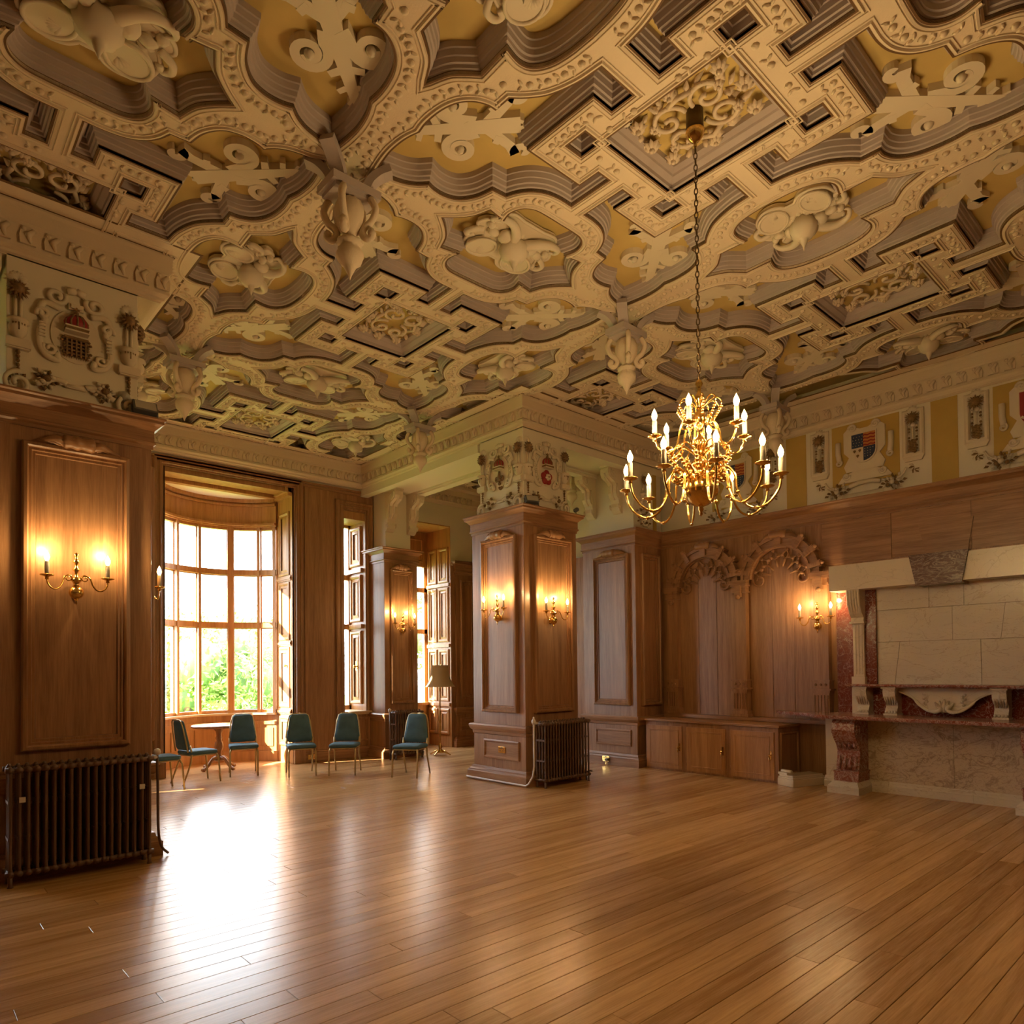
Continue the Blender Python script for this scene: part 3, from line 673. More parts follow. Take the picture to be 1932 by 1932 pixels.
# shield and scroll relief with a turnip drop for the cartouches
def turnip(mb, M, s_=1.0):
    mb.lathe([(.03, .17), (.05, .15), (.045, .11), (.075, .09), (.08, .075), (.10, .05), (.115, .01), (.11, -.03), (.085, -.07), (.05, -.095), (.03, -.10), (.026, -.13), (.012, -.16), (.001, -.20)], 20, 0, M @ S3(s_, s_, s_), True, 10, .07)
mb = MB()
turnip(mb, T(0, -.02, .02))
base = smooth_segs([[(.10, -.26), (.22, -.27), (.27, -.20), (.22, -.14)], [(.22, -.14), (.33, -.10), (.37, -.02), (.30, .03)], [(.30, .03), (.33, .12), (.30, .24), (.20, .31), (.10, .30), (.04, .24)]])
base = base + [(-x, y) for x, y in reversed(base)]
mb.prism(base, .105, .15, 0, None, 'xy')
mb.tube([(x, y, .11) for x, y in base], .014, 6, closed=True)
for sg in (-1, 1):
    mb.tube([tuple(q) for q in bez([(.05 * sg, -.06, .07), (.11 * sg, -.17, .05), (.20 * sg, -.235, .05), (.30 * sg, -.22, .065), (.335 * sg, -.15, .085), (.29 * sg, -.12, .09)], 4)], [.05 - .0021 * i for i in range(21)], 8)
    el = [(.185 * sg + .12 * cos(2 * pi * k / 20), .165 + .125 * sin(2 * pi * k / 20)) for k in range(20)]
    Ms = T(0, 0, .085) @ RX(.10) @ RY(.12 * sg)
    mb.prism(el, 0, .03, 0, Ms, 'xy'); mb.tube([(x, y, 0) for x, y in el], .013, 6, 0, Ms, closed=True)
    mb.tube([tuple(q) for q in bez([(.30 * sg, .0, .10), (.37 * sg, .03, .08), (.385 * sg, .10, .09), (.345 * sg, .13, .10), (.32 * sg, .09, .10)], 4)], .024, 7)
    mb.ball((.13 * sg, -.07, .07), .06, 9, 6, 0, None, (1, 1.2, .8)); mb.ball((.23 * sg, -.04, .08), .045, 8, 5, 0, None, (1.2, .8, .8)); mb.ball((.29 * sg, -.09, .09), .035, 8, 5)
    for k in range(11):
        a = pi / 2 + sg * (-2.2 + k * .42); leaf(mb, (.15 * sg + .05 * cos(a), .0 + .05 * sin(a)), a, .13, .055, .10, .04)
    for k in range(6):
        a = pi / 2 + sg * (-.2 - k * .35); leaf(mb, (.13 * sg, .18), a, .15, .05, .088, .03)
for k in range(12):
    a = 2 * pi * k / 12; leaf(mb, (.06 * cos(a), -.02 + .06 * sin(a)), a, .11, .06, .10, .03)
CART = mb.mesh('shield_relief', [CREAM])
# big pendant at the rib crossings: z = 0 is the rib face
mb = MB()
for k in range(4):
    sx, sy = (1, 1, -1, -1)[k], (1, -1, -1, 1)[k]
    pa = [(.27 * sx, .16 * sy, .01), (.20 * sx, .11 * sy, -.03), (.14 * sx, .075 * sy, -.10), (.11 * sx, .06 * sy, -.18)]
    mb.tube(bez(pa, 5), .075, 4, 0, None, False, sq=.55)
mb.box(-.20, .20, -.13, .13, -.23, -.17); mb.box(-.17, .17, -.11, .11, -.26, -.23)
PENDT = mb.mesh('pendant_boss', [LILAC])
mb = MB(); mb.lathe([(.075, -.26), (.095, -.28), (.10, -.30), (.115, -.33), (.12, -.38), (.105, -.45), (.075, -.50), (.05, -.53), (.045, -.55)], 24, 0, None, True, 12, .05)
URN = mb.mesh('fluted_urn', [RIBM])
mb = MB()
for k in range(4):
    M = RZ(pi / 4 + k * pi / 2)
    mb.tube([tuple(q) for q in bez([(.16, 0, -.25), (.20, 0, -.33), (.17, 0, -.42), (.115, 0, -.47), (.10, 0, -.52), (.14, 0, -.56), (.175, 0, -.53), (.16, 0, -.49)], 4)], .028, 6, 0, M)
    leaf(mb, (0, 0), 0, .11, .07, 0, .02, 0, ) if False else None
    mb.ball((.17, 0, -.52), .035, 7, 5, 0, M)
SCRB = mb.mesh('scroll_bracket', [RIBM])
mb = MB(); mb.lathe([(.045, -.55), (.09, -.57), (.10, -.59), (.075, -.61), (.07, -.62), (.095, -.65), (.10, -.69), (.085, -.73), (.05, -.76), (.045, -.77), (.035, -.79), (.015, -.83), (.001, -.87)], 20, 0, None, True, 10, .06)
FINI = mb.mesh('finial', [RIBM])
for j in range(-1, 3):
    for i in range(-2, 3):
        cx_, cy_ = PXC + 2 * LU * i, PYC + 2 * LV * j
        for sx in (-1, 1):
            for sy in (-1, 1):
                if cx_ + sx * LU * .3 > XF or cx_ + sx * LU * .5 > XF + .4: continue
                if cy_ + sy * .1 > YW + .2: continue
                M = T(cx_, cy_, ZR) @ S3(sx, sy, 1)
                q = ob('strapwork_rib', RIBQ, ceiling, M)
                if cx_ + sx * .3 < XF:
                    c = ob('petal_coffer', PETM, ceiling, M); ob('scroll_ornament', SCROLL, c, OC)
        if cx_ - .4 < XF: 
            c = ob('panel_coffer', PANM, ceiling, T(cx_, cy_, ZR)); ob('floral_relief', FLOR, c)
        # cartouches on the -x edge and -y edge of the cell
        if cx_ - LU < XF and i > -2:
            c = ob('cartouche_coffer', CXM, ceiling, T(cx_ - LU, cy_, ZR)); ob('shield_relief', CART, c, RZ(pi / 2) if (i + j) % 2 else RZ(-pi / 2))
        if cx_ < XF + .2 and j > -1:
            c = ob('cartouche_coffer', CYM, ceiling, T(cx_, cy_ - LV, ZR)); ob('shield_relief', CART, c, S3(1.15, 1.15, 1))
        if i > -2 and j > -1:
            p = ob('pendant_boss', PENDT, ceiling, T(cx_ - LU, cy_ - LV, ZR))
            ob('fluted_urn', URN, p); ob('scroll_bracket', SCRB, p); ob('finial', FINI, p)
# smoke detector beside the ceiling rose
sd = MB(); sd.lathe([(.055, .0), (.055, -.02), (.045, -.035), (.03, -.045), (.001, -.05)], 18)
for k in range(10): sd.box(.03, .046, -.004, .004, -.045, -.033, 1, RZ(2 * pi * k / 10))
o = sd.build('smoke_detector', [WHITEP, DARK], None, T(3.97, 3.07, 5.62)); tag(o, 'small round white smoke detector on the ceiling panel beside the chandelier rose', 'smoke detector')
# ------------------------------------------------------------------ relief kits (a right, b up, c into the wall; out is negative c)
WM = Matrix(((1, 0, 0, 0), (0, 0, 1, 0), (0, 1, 0, 0), (0, 0, 0, 1)))
def relief(fn, name, mats):
    b = MB(); fn(b); return b.mesh(name, mats)
def k_cand(b):
    for k in range(9): leaf(b, (0, .94), pi / 2 + (k - 4) * .42, .105, .06, -.01, .03, 0)
    for k in range(22):
        a = 2 * pi * k / 22; leaf(b, (.025 * cos(a), .845 + .025 * sin(a)), a, .065, .02, -.05 - .02 * (k % 2), .015, 1)
    b.ball((0, .845, -.045), .05, 10, 6, 1)
    for x in (-.018, .018): b.tube([(x, .78, -.02), (x, .70, -.025), (x, .62, -.02)], .013, 6, 0)
    R = Matrix(((1, 0, 0, 0), (0, 0, 1, 0), (0, 1, 0, 0), (0, 0, 0, 1)))
    b.lathe([(.03, .62), (.075, .60), (.08, .575), (.06, .565), (.068, .53), (.06, .49), (.035, .46), (.02, .44)], 14, 0, T(0, 0, -.02) @ R)
    for k in range(5): b.tube([((k - 2) * .02, .56, -.085 + abs(k - 2) * .008), ((k - 2) * .016, .50, -.08 + abs(k - 2) * .008)], .006, 4, 1)
    b.box(-.085, .085, .37, .435, -.06, 0, 0); b.box(-.075, .075, .36, .445, -.045, 0, 0)
    for k in range(6): b.ball((0, .34 - k * .035, -.02), .018 - .001 * k, 6, 4, 1, None, (1, 1.2, 1)); leaf(b, (0, .34 - k * .035), -pi / 2 + (.7 if k % 2 else -.7), .04, .02, -.01, .02, 0)
    b.tube([(x, y, -.03 - .0012 * i) for i, (x, y) in enumerate(spiral(-.0, .075, .105, .025, 1.3, 1.4, 26))], .02, 6, 0)
    for k in range(10): a = 1 + k * .5; leaf(b, (.06 * cos(a), .09 + .06 * sin(a)), a, .05, .03, -.03, .02, 1 if k % 3 == 0 else 0)
K_CAND = relief(k_cand, 'candelabrum_relief', [CREAM, GILT])
def k_frame(b):
    for sg in (-1, 1):
        b.tube([(x * sg, y, -.02) for x, y in spiral(.13, .88, .07, .02, 2.6, 1.25, 22)], .02, 6)
        b.tube([(.06 * sg, .95, -.02), (.0, .965, -.025)], .03, 6)
        b.tube([(q.x * sg, q.y, -.025) for q in bez([(.10, .78, 0), (.20, .80, 0), (.235, .72, 0), (.20, .65, 0), (.23, .58, 0), (.235, .45, 0), (.19, .36, 0), (.12, .34, 0), (.13, .40, 0)], 5)], .026, 6, 0, None, True, False, .7)
        b.tube([(x * sg, y, -.03) for x, y in spiral(.215, .70, .045, .012, -.5, 1.2, 16)], .016, 6)
        b.tube([(x * sg, y, -.03) for x, y in spiral(.17, .42, .05, .012, .6, -1.2, 16)], .016, 6)
        for k in range(5): b.box(.222 * sg - .02, .222 * sg + .02, .50 + k * .028, .51 + k * .028, -.055, -.03)
    b.box(-.05, .05, .80, .855, -.03, 0); b.box(-.035, .035, .81, .845, -.045, 0)
    el = [(.165 * cos(2 * pi * k / 24), .575 + .225 * sin(2 * pi * k / 24)) for k in range(24)]
    b.prism(el, -.012, 0, 0, None, 'xy')
K_FRAME = relief(k_frame, 'cartouche_frame', [CREAM])
def k_crown(b):
    b.ball((0, .67, -.04), .085, 14, 8, 0, None, (1, .85, .6))
    b.box(-.075, .075, .595, .625, -.09, 0, 1); b.box(-.08, .08, .585, .597, -.095, 0, 2); b.box(-.08, .08, .622, .634, -.095, 0, 2)
    for k in range(5):
        a = -1.1 + k * .55; b.tube([(sin(a) * .078, .63, -.03 - .055 * cos(a)), (sin(a) * .082, .68, -.035 - .058 * cos(a)), (sin(a) * .04, .735, -.04 - .03 * cos(a)), (0, .745, -.04)], .008, 5, 1)
    b.ball((0, .76, -.04), .018, 8, 5, 1); b.box(-.006, .006, .77, .81, -.046, -.034, 1); b.box(-.02, .02, .785, .797, -.046, -.034, 1)
K_CROWN = relief(k_crown, 'crown', [CRIM, GILT, CREAM])
def k_port(b):
    for k in range(5): b.box(-.062 + k * .031 - .006, -.062 + k * .031 + .006, .40, .55, -.045, 0, 0)
    for k in range(5): b.box(-.075, .075, .415 + k * .031, .427 + k * .031, -.04, 0, 0)
    b.box(-.08, .08, .545, .565, -.05, 0, 0)
    for k in range(5): b.add([(-.07 + k * .031, .40, -.03), (-.054 + k * .031, .40, -.03), (-.062 + k * .031, .375, -.03)], [(0, 1, 2)], 0)
    for sg in (-1, 1):
        for k in range(7): b.ball((sg * (.085 + .012 * sin(k * 1.9)), .55 - k * .025, -.03), .013, 6, 4, 0)
K_PORT = relief(k_port, 'portcullis_badge', [GILT])
def k_rose(b):
    for k in range(5): a = pi / 2 + 2 * pi * k / 5; b.ball((.055 * cos(a), .47 + .06 * sin(a), -.02), .05, 10, 6, 0, None, (1, 1.1, .6))
    for k in range(5): a = -pi / 2 + 2 * pi * k / 5; b.ball((.025 * cos(a), .47 + .027 * sin(a), -.05), .026, 8, 5, 1)
    b.ball((0, .47, -.065), .014, 7, 4, 2)
    for k in range(5): a = -pi / 2 + 2 * pi * k / 5; leaf(b, (.06 * cos(a), .47 + .06 * sin(a)), a, .07, .04, -.01, .02, 2)
K_ROSE = relief(k_rose, 'rose_badge', [CRIM, CREAM, GILT])
def k_fleur(b):
    b.tube([(0, .58, -.03), (0, .50, -.04), (0, .42, -.03)], [.014, .024, .012], 8)
    for sg in (-1, 1): b.tube([(q.x, q.y, -.03) for q in bez([(0, .44, 0), (.03 * sg, .49, 0), (.065 * sg, .50, 0), (.075 * sg, .46, 0), (.05 * sg, .44, 0)], 4)], .013, 6)
    b.box(-.04, .04, .435, .452, -.05, 0); b.ball((0, .40, -.03), .025, 8, 5)
    for k in range(6): leaf(b, (0, .36), -pi / 2 + (k - 2.5) * .5, .06, .03, -.02, .02)
K_FLEUR = relief(k_fleur, 'lily_badge', [GILT])
def k_swag(b):
    for sg in (-1, 1):
        b.tube([(q.x * sg, q.y, -.03) for q in bez([(.06, .15, 0), (.13, .17, 0), (.19, .13, 0), (.25, .10, 0)], 4)], .024, 6)
        b.tube([(x * sg, y, -.03) for x, y in spiral(.105, .155, .03, .008, 0, 1.2, 12)], .012, 6)
        for k in range(16): a = k * 2.4; r = .012 + .0035 * k; leaf(b, (.185 * sg + r * cos(a), .155 + r * sin(a)), a, .045, .028, -.04, .02, 1 if k % 2 else 0)
        b.ball((.185 * sg, .155, -.055), .03, 8, 5, 1); b.ball((.21 * sg, .125, -.05), .022, 8, 5, 0); b.ball((.15 * sg, .17, -.05), .02, 8, 5, 0)
    b.box(-.06, .06, .125, .165, -.035, 0); b.tube([(-.07, .145, -.02), (.07, .145, -.02)], .022, 8)
K_SWAG = relief(k_swag, 'swag_relief', [CREAM, GILT])
def frieze_face(parent, M, w, badge, z0=ZF):
    """M: face matrix of the plaster surface, x = 0 at the middle of the face"""
    m = M @ T(0, 0, z0) @ WM
    for sg in (-1, 1): ob('candelabrum_relief', K_CAND, parent, m @ T(sg * w, .01, 0))
    ob('cartouche_frame', K_FRAME, parent, m @ T(0, .02, 0) @ S3(1.1, 1.0, 1)); ob('crown', K_CROWN, parent, m @ T(0, .03, 0) @ S3(1.1, 1, 1))
    ob('heraldic_badge', badge, parent, m @ T(0, .02, 0) @ S3(1.1, 1, 1)); ob('swag_relief', K_SWAG, parent, m @ T(0, .02, 0) @ S3(1.15, 1, 1))
# ------------------------------------------------------------------ oak pillar kit
def crest_fn(b):
    R = RY(pi / 2)
    b.lathe([(.03, -.12), (.055, -.11), (.062, -.09), (.05, -.06), (.058, -.03), (.064, -.01), (.05, .015), (.055, .05), (.066, .09), (.058, .11), (.03, .12)], 14, 0, T(0, -.055, 3.54) @ R)
    for sg in (-1, 1):
        b.tube([(.10 * sg, -.05, 3.53), (.17 * sg, -.045, 3.545), (.24 * sg, -.03, 3.52), (.33 * sg, -.02, 3.49)], [.045, .04, .026, .008], 8)
        for k in range(4): b.tube([(.13 * sg, -.06, 3.50 + k * .02), (.18 * sg, -.055, 3.52 + k * .012), (.22 * sg, -.05, 3.50)], [.012, .016, .004], 5)
    b.lathe([(.028, -.125), (.012, -.122), (.002, -.10)], 10, 1, T(0, -.055, 3.54) @ R)  # near-black disc paints the shaded hole in the scroll end
_face_cache = {}
def face_meshes(pw):
    k = round(pw, 3)
    if k not in _face_cache:
        a = MB(); a.frame(-pw / 2, pw / 2, 1.0, 3.5, PANEL)
        f = MB(); f.box(-pw / 2 + .1, pw / 2 - .1, -.006, .0, 1.1, 3.4)
        d = MB(); d.frame(-pw / 2, pw / 2, .33, .60, SMALL); d.box(-pw / 2 + .04, pw / 2 - .04, -.004, 0, .37, .56)
        c = MB(); crest_fn(c)
        _face_cache[k] = (a.mesh('panel_moulding', OAK), f.mesh('tall_panel', OAK), d.mesh('dado_panel', OAKH), c.mesh('carved_crest', [OAKH, DARK]))
    return _face_cache[k]
def pillar_face(parent, M, pw, crest=True, dado=True, cs=1.0):
    a, f, d, c = face_meshes(pw)
    ob('panel_moulding', a, parent, M); ob('tall_panel', f, parent, M)
    if dado: ob('dado_panel', d, parent, M)
    if crest: ob('carved_crest', c, parent, M @ S3(cs, 1, 1))
SKIRT = [(0, 0), (.075, 0), (.075, .125), (.06, .135), (.055, .155), (.03, .17), (.022, .20), (0, .205)]
DADO = [(0, .67), (.012, .68), (.016, .72), (.032, .735), (.05, .765), (.058, .80), (.045, .82), (0, .825)]
def pillar(name, label, x0, x1, y0, y1, cat='pillar', frieze=True):
    o = tag(empty(name, T(x0, y0, 0)), label, cat); w, d = x1 - x0, y1 - y0
    R = [(0, 0), (w, 0), (w, d), (0, d)]
    part('shaft', OAK, o, lambda b: b.box(0, w, 0, d, 0, 3.75), bev=.006)
    part('skirting', OAKH, o, lambda b: b.run(R, SKIRT, -1, True)); part('dado_rail', OAKH, o, lambda b: b.run(R, DADO, -1, True))
    part('cornice', OAKH, o, lambda b: b.run(R, RAILP, -1, True))
    part('frieze_block', WHITEP, o, lambda b: (b.box(.09, w - .09, .09, d - .09, 3.75, 5.62)), bev=.004)
    return o
pl = pillar('oak_pillar', 'dark oak pillar with crown and portcullis plasterwork above, behind the widest radiator', .62, 1.76, YPL, 7.75)
pillar_face(pl, FS(.57, 0), .78); pillar_face(pl, T(1.14, .5, 0) @ RZ(pi / 2), .78)
frieze_face(pl, FS(.57, .09), .405, K_PORT)
ob('candelabrum_relief', K_CAND, pl, T(1.05, .22, ZF) @ RZ(pi / 2) @ WM)
pc = pillar('oak_pillar', 'free-standing square oak pillar with red rose and lily plasterwork above', 6.53, 7.60, YP, 8.04)
pillar_face(pc, FS(.55, 0), .78); pillar_face(pc, FW(0, .51), .76)
frieze_face(pc, FS(.535, .09), .37, K_ROSE); frieze_face(pc, FW(.09, .565), .395, K_FLEUR)
pr = pillar('oak_pier', 'oak pier beside the cupboards, with scroll brackets on the cream wall above', 9.03, XF, 6.92, 8.05, 'pillar')
pillar_face(pr, FW(0, .50), .76); pillar_face(pr, FS(.37, 0), .50, crest=False, dado=False)
def k_flor(b):
    for k in range(46):
        a = k * 2.4; r = .03 + .0042 * k; leaf(b, (r * cos(a), .13 + r * .7 * sin(a)), a, .05, .03, -.03 - .02 * (k % 3), .02, 1 if k % 2 else 0)
    for k in range(7): b.ball((.15 * cos(k * .9), .13 + .09 * sin(k * .9), -.05), .025, 7, 4, 0)
K_FLOR = relief(k_flor, 'flower_cluster', [CREAM, GILT])
ob('flower_cluster', K_FLOR, pr, FS(.35, .09, ZF + .12) @ WM); ob('candelabrum_relief', K_CAND, pr, FS(.35, .09, ZF + .1) @ WM @ S3(1, .9, 1))
part('ochre_strip', OCHRE, pr, lambda b: b.box(.62, .72, .085, .092, ZF, 5.05))
pb = pillar('oak_pilaster', 'oak pilaster between narrow window and floor lamp, radiator at its foot', 6.80, 7.53, 10.95, YW + .05, 'pilaster')
pillar_face(pb, FS(.365, 0), .50, cs=.75)
pcx = pillar('oak_pilaster', 'sunlit oak pilaster at the right of the far window recess', 8.86, XW + .05, YW - .03, YW + .1, 'pilaster')
pillar_face(pcx, FS(.30, 0), .42, crest=False)
# scroll brackets under the beams ------------------------------------------------
def k_console(b):
    # profile in (y out = -y, z down from 0); width along x
    pr = [(0, 0), (-.34, 0), (-.36, -.03), (-.36, -.10), (-.33, -.16), (-.27, -.19), (-.20, -.22), (-.16, -.27), (-.165, -.33), (-.17, -.40), (-.14, -.46), (-.10, -.50), (-.085, -.56), (-.10, -.62), (-.08, -.68), (-.04, -.72), (0, -.73)]
    b.prism(pr, -.085, .085, 0, None, 'yz')
    for sx in (-1, 1):
        b.tube([(sx * .088, -.24 + x, -.10 + z) for x, z in spiral(0, 0, .085, .015, 2.2, 1.4, 20)], .014, 5)
        b.tube([(sx * .088, -.085 + x, -.62 + z) for x, z in spiral(0, 0, .045, .01, 2.2, 1.4, 16)], .011, 5)
        b.tube([(sx * .088, -.14, -.24), (sx * .09, -.12, -.36), (sx * .088, -.09, -.50)], .012, 5)
    b.box(-.10, .10, -.36, 0, 0, .04)
    b.tube([(0, -.365, -.10), (0, -.30, -.19), (0, -.18, -.25), (0, -.175, -.38), (0, -.10, -.50)], .022, 6)
CONS = relief(k_console, 'scroll_bracket', [PLAST])
for i, x in enumerate((.16, .66)): ob('scroll_bracket', CONS, pb, FS(x - (.02 if i else 0), .09, 4.93))
for y in (-.40, -.98): ob('scroll_bracket', CONS, pr, T(.09, -y, 4.93) @ RZ(-pi / 2))
ob('scroll_bracket', CONS, pc, T(.55, 1.13 - .09, 4.93) @ RZ(pi)); 
# ------------------------------------------------------------------ heraldic frieze over the fireplace
def k_niche(b):
    b.frame(-.13, .13, .46, 1.08, [(0, 0), (0, -.03), (.02, -.045), (.045, -.045), (.06, -.02), (.061, -.02)], 0, WM.inverted() if False else Matrix(((1, 0, 0, 0), (0, 0, 1, 0), (0, 1, 0, 0), (0, 0, 0, 1))))
    b.prism([(-.13, .46), (.13, .46), (.10, .40), (-.10, .40)], -.035, 0, 0, None, 'xy')
    for k in range(7): leaf(b, (0, 1.04), pi / 2 + (k - 3) * .5, .10, .07, -.05, .03, 0)
    for k in range(20): a = 2 * pi * k / 20; leaf(b, (.02 * cos(a), .96 + .02 * sin(a)), a, .085, .02, -.06 - .02 * (k % 2), .015, 1)
    b.ball((0, .96, -.06), .055, 10, 6, 1); b.ball((.01, .87, -.04), .03, 8, 5, 0)
    for sg in (-1, 1):
        for k in range(9): b.ball((.045 * sg, .86 - k * .038, -.03), .016, 6, 4, 1 if k % 3 else 0)
    for k in range(14): b.ball((.03 * sin(k * 2.1), .66 - k * .011, -.045), .024, 7, 4, 1)
    b.tube([(0, .84, -.03), (0, .55, -.03)], .012, 6)
    for k in range(8): leaf(b, (0, .34 - .01 * k), -pi / 2 + (k - 3.5) * .6, .09, .035, -.02, .025, 1 if k % 2 else 0)
K_NICHE = relief(k_niche, 'trophy_panel', [CREAM, GILT])
def k_strap(b):
    # cream strapwork plate with ochre gaps
    b.prism([(-.24, .42), (.24, .42), (.27, .50), (.20, .62), (.27, .70), (.27, .98), (.18, 1.06), (.05, 1.0), (-.05, 1.0), (-.18, 1.06), (-.27, .98), (-.27, .70), (-.20, .62), (-.27, .50)], -.03, -.005, 0, None, 'xy')
    b.prism([(-.36, .28), (.36, .28), (.30, .36), (.16, .42), (-.16, .42), (-.30, .36)], -.028, -.005, 0, None, 'xy')
    for sg in (-1, 1):
        b.tube([(.345 * sg, .86, -.03), (.345 * sg, .70, -.035), (.33 * sg, .60, -.03)], .035, 8); b.tube([(x * sg, y, -.04) for x, y in spiral(.335, .57, .045, .012, 1.5, 1.3, 16)], .016, 6)
        b.tube([(x * sg, y, -.03) for x, y in spiral(.15, 1.02, .055, .012, 0, 1.3, 16)], .018, 6)
        b.tube([(x * sg, y, -.03) for x, y in spiral(.24, .37, .05, .012, 3, 1.3, 16)], .016, 6)
        for k in range(26): a = k * 2.4; r = .015 + .0042 * k; leaf(b, (.36 * sg + 1.2 * r * cos(a), .17 + .8 * r * sin(a)), a, .06, .035, -.05, .025, 1 if k % 2 else 0)
        b.ball((.36 * sg, .17, -.075), .035, 8, 5, 0); b.ball((.41 * sg, .15, -.06), .028, 8, 5, 1); b.ball((.30 * sg, .14, -.06), .026, 8, 5, 1)
        b.tube([(q.x * sg, q.y, -.04) for q in bez([(.40, .20, 0), (.48, .25, 0), (.53, .33, 0)], 4)], .014, 6)
    b.tube([(-.26, .07, -.05), (.26, .07, -.05)], .045, 12)
    for sg in (-1, 1): b.lathe([(.05, 0), (.055, .02), (.03, .05), (.045, .08), (.001, .11)], 12, 0, T(.26 * sg, .07, -.05) @ RY(sg * pi / 2))
    b.tube([(-.2, .22, -.03), (-.08, .25, -.04), (.08, .25, -.04), (.2, .22, -.03)], .03, 8)
K_STRAP = relief(k_strap, 'strapwork_cartouche', [CREAM, GILT])
def shield_outline(w, h): return [(-w, h), (w, h), (w, -.25 * h)] + [(w * cos(t), -.25 * h - h * .75 * sin(t)) for t in (.35, .7, 1.05, 1.35)] + [(0, -h)] + [(-w * cos(t), -.25 * h - h * .75 * sin(t)) for t in (1.35, 1.05, .7, .35)] + [(-w, -.25 * h)]
def k_quart(b):
    so = shield_outline(.17, .21); b.prism(so, -.05, -.02, 0, T(0, .73, 0), 'xy')
    M = T(0, .73, -.052)
    def q(poly, m): b.prism(poly, 0, .012, m, M, 'xy')
    s2 = shield_outline(.155, .19)
    q([(-.155, .0), (0, 0), (0, .19), (-.155, .19)], 1); q([(0, 0), (.155, 0), (.155, .19), (0, .19)], 2)
    right = [p for p in s2 if p[0] >= 0 and p[1] <= 0]; left = [p for p in s2 if p[0] <= 0 and p[1] <= 0]
    q([(0, 0), (.155, 0)] + right, 1); q([(-.155, 0), (0, 0)] + [p for p in left], 3)
    for k in range(4): ribbon(b, [(x * .155 / 8, .885 - k * .045 + .006 * sin(x * 1.6)) for x in range(9)], .016, .016, -.058, -.05, 4)
    for yy in range(4):
        for xx in range(4):
            b.ball((-.135 + xx * .038 + .01 * (yy % 2), .76 + yy * .04, -.053), .007, 5, 3, 0); 
            if xx < 3 or yy < 2: b.ball((.02 + xx * .035, .70 - yy * .035, -.053), .007, 5, 3, 0) if (.02 + xx * .035) < .14 - yy * .015 else None
    for x, y in ((-.115, .69), (-.045, .69), (-.075, .62)): b.ball((x, y, -.055), .02, 8, 4, 5, None, (1, .8, .5)); b.box(x - .006, x + .006, y - .025, y - .01, -.06, -.05, 5)
K_QUART = relief(k_quart, 'quartered_shield', [CREAM, BLUE, ORNG, PLAST, CRIM, GILT])
def k_red(b):
    b.prism(shield_outline(.18, .22), -.05, -.02, 0, T(0, .73, 0), 'xy'); b.prism(shield_outline(.165, .205), -.06, -.05, 1, T(0, .73, 0), 'xy')
    ribbon(b, [(-.15, .64), (-.08, .60), (0, .66), (.08, .60), (.15, .64)], .03, .03, -.066, -.06, 0)
    for x, y in ((-.1, .87), (.1, .87), (0, .75)):
        for k in range(6): leaf(b, (x, y), k * pi / 3, .04, .02, -.06, .008, 0)
K_RED = relief(k_red, 'crimson_shield', [CREAM, CRIM])
for yc, badge in ((5.62, K_QUART), (3.69, K_QUART), (1.76, K_RED), (-.17, K_QUART)):
    M = FW(XF, yc, ZF) @ WM
    part('ochre_field', OCHRE, wall_right, lambda b: b.prism([(-.44, .25), (.44, .25), (.44, 1.1), (-.44, 1.1)], -.006, 0, 0, None, 'xy'), M)
    ob('strapwork_cartouche', K_STRAP, wall_right, M); ob('heraldic_shield', badge, wall_right, M)
    for sg in (-1, 1): ob('trophy_panel', K_NICHE, wall_right, M @ T(sg * .61, .0, 0))
    part('ochre_field', OCHRE, wall_right, lambda b: b.prism([(-.15, 0), (.15, 0), (.15, 1.12), (-.15, 1.12)], -.006, 0, 0, None, 'xy'), FW(XF, yc - .965, ZF) @ WM)
# ------------------------------------------------------------------ blind arches on the fireplace wall
def arch_ring(b, r0, r1, y0, y1, a0=0, a1=pi, n=24, mat=0, zc=2.93):
    for i in range(n):
        a, c = a0 + (a1 - a0) * i / n, a0 + (a1 - a0) * (i + 1) / n
        p = [(r0 * cos(a), r0 * sin(a)), (r1 * cos(a), r1 * sin(a)), (r1 * cos(c), r1 * sin(c)), (r0 * cos(c), r0 * sin(c))]
        vs = [(x, y0, zc + z) for x, z in p] + [(x, y1, zc + z) for x, z in p]
        b.add(vs, [(0, 1, 2, 3), (4, 7, 6, 5), (0, 4, 5, 1), (1, 5, 6, 2), (2, 6, 7, 3), (3, 7, 4, 0)], mat)
def k_col(b): b.box(-.10, .10, -.10, 0, 1.42, 2.74)
def k_ped(b):
    b.box(-.15, .15, -.17, 0, .86, .90); b.box(-.135, .135, -.155, 0, .90, .95); b.box(-.115, .115, -.135, 0, .95, 1.24)
    for k in range(5): b.box(-.09 + k * .045 - .008, -.09 + k * .045 + .008, -.15, -.13, .98, 1.21)
    b.box(-.125, .125, -.145, 0, 1.24, 1.275); b.box(-.15, .15, -.17, 0, 1.275, 1.30); b.box(-.12, .12, -.14, 0, 1.30, 1.41)
    for k in range(3): b.lathe([(.02, 0), (.014, .012)], 10, 0, T(-.07 + k * .07, -.14, 1.355) @ RX(pi / 2))
    b.box(-.13, .13, -.15, 0, 1.40, 1.42)
def k_cap(b):
    b.box(-.12, .12, -.13, 0, 2.74, 2.77); b.box(-.105, .105, -.115, 0, 2.77, 2.84); b.box(-.13, .13, -.145, 0, 2.84, 2.87); b.box(-.14, .14, -.155, 0, 2.87, 2.93)
    b.box(-.045, .045, -.165, 0, 2.68, 2.86); b.ball((0, -.15, 2.68), .04, 8, 5)
M_COL, M_PED, M_CAP = relief(k_col, 'column', [OAK]), relief(k_ped, 'fluted_pedestal', [OAK]), relief(k_cap, 'capital', [OAKH])
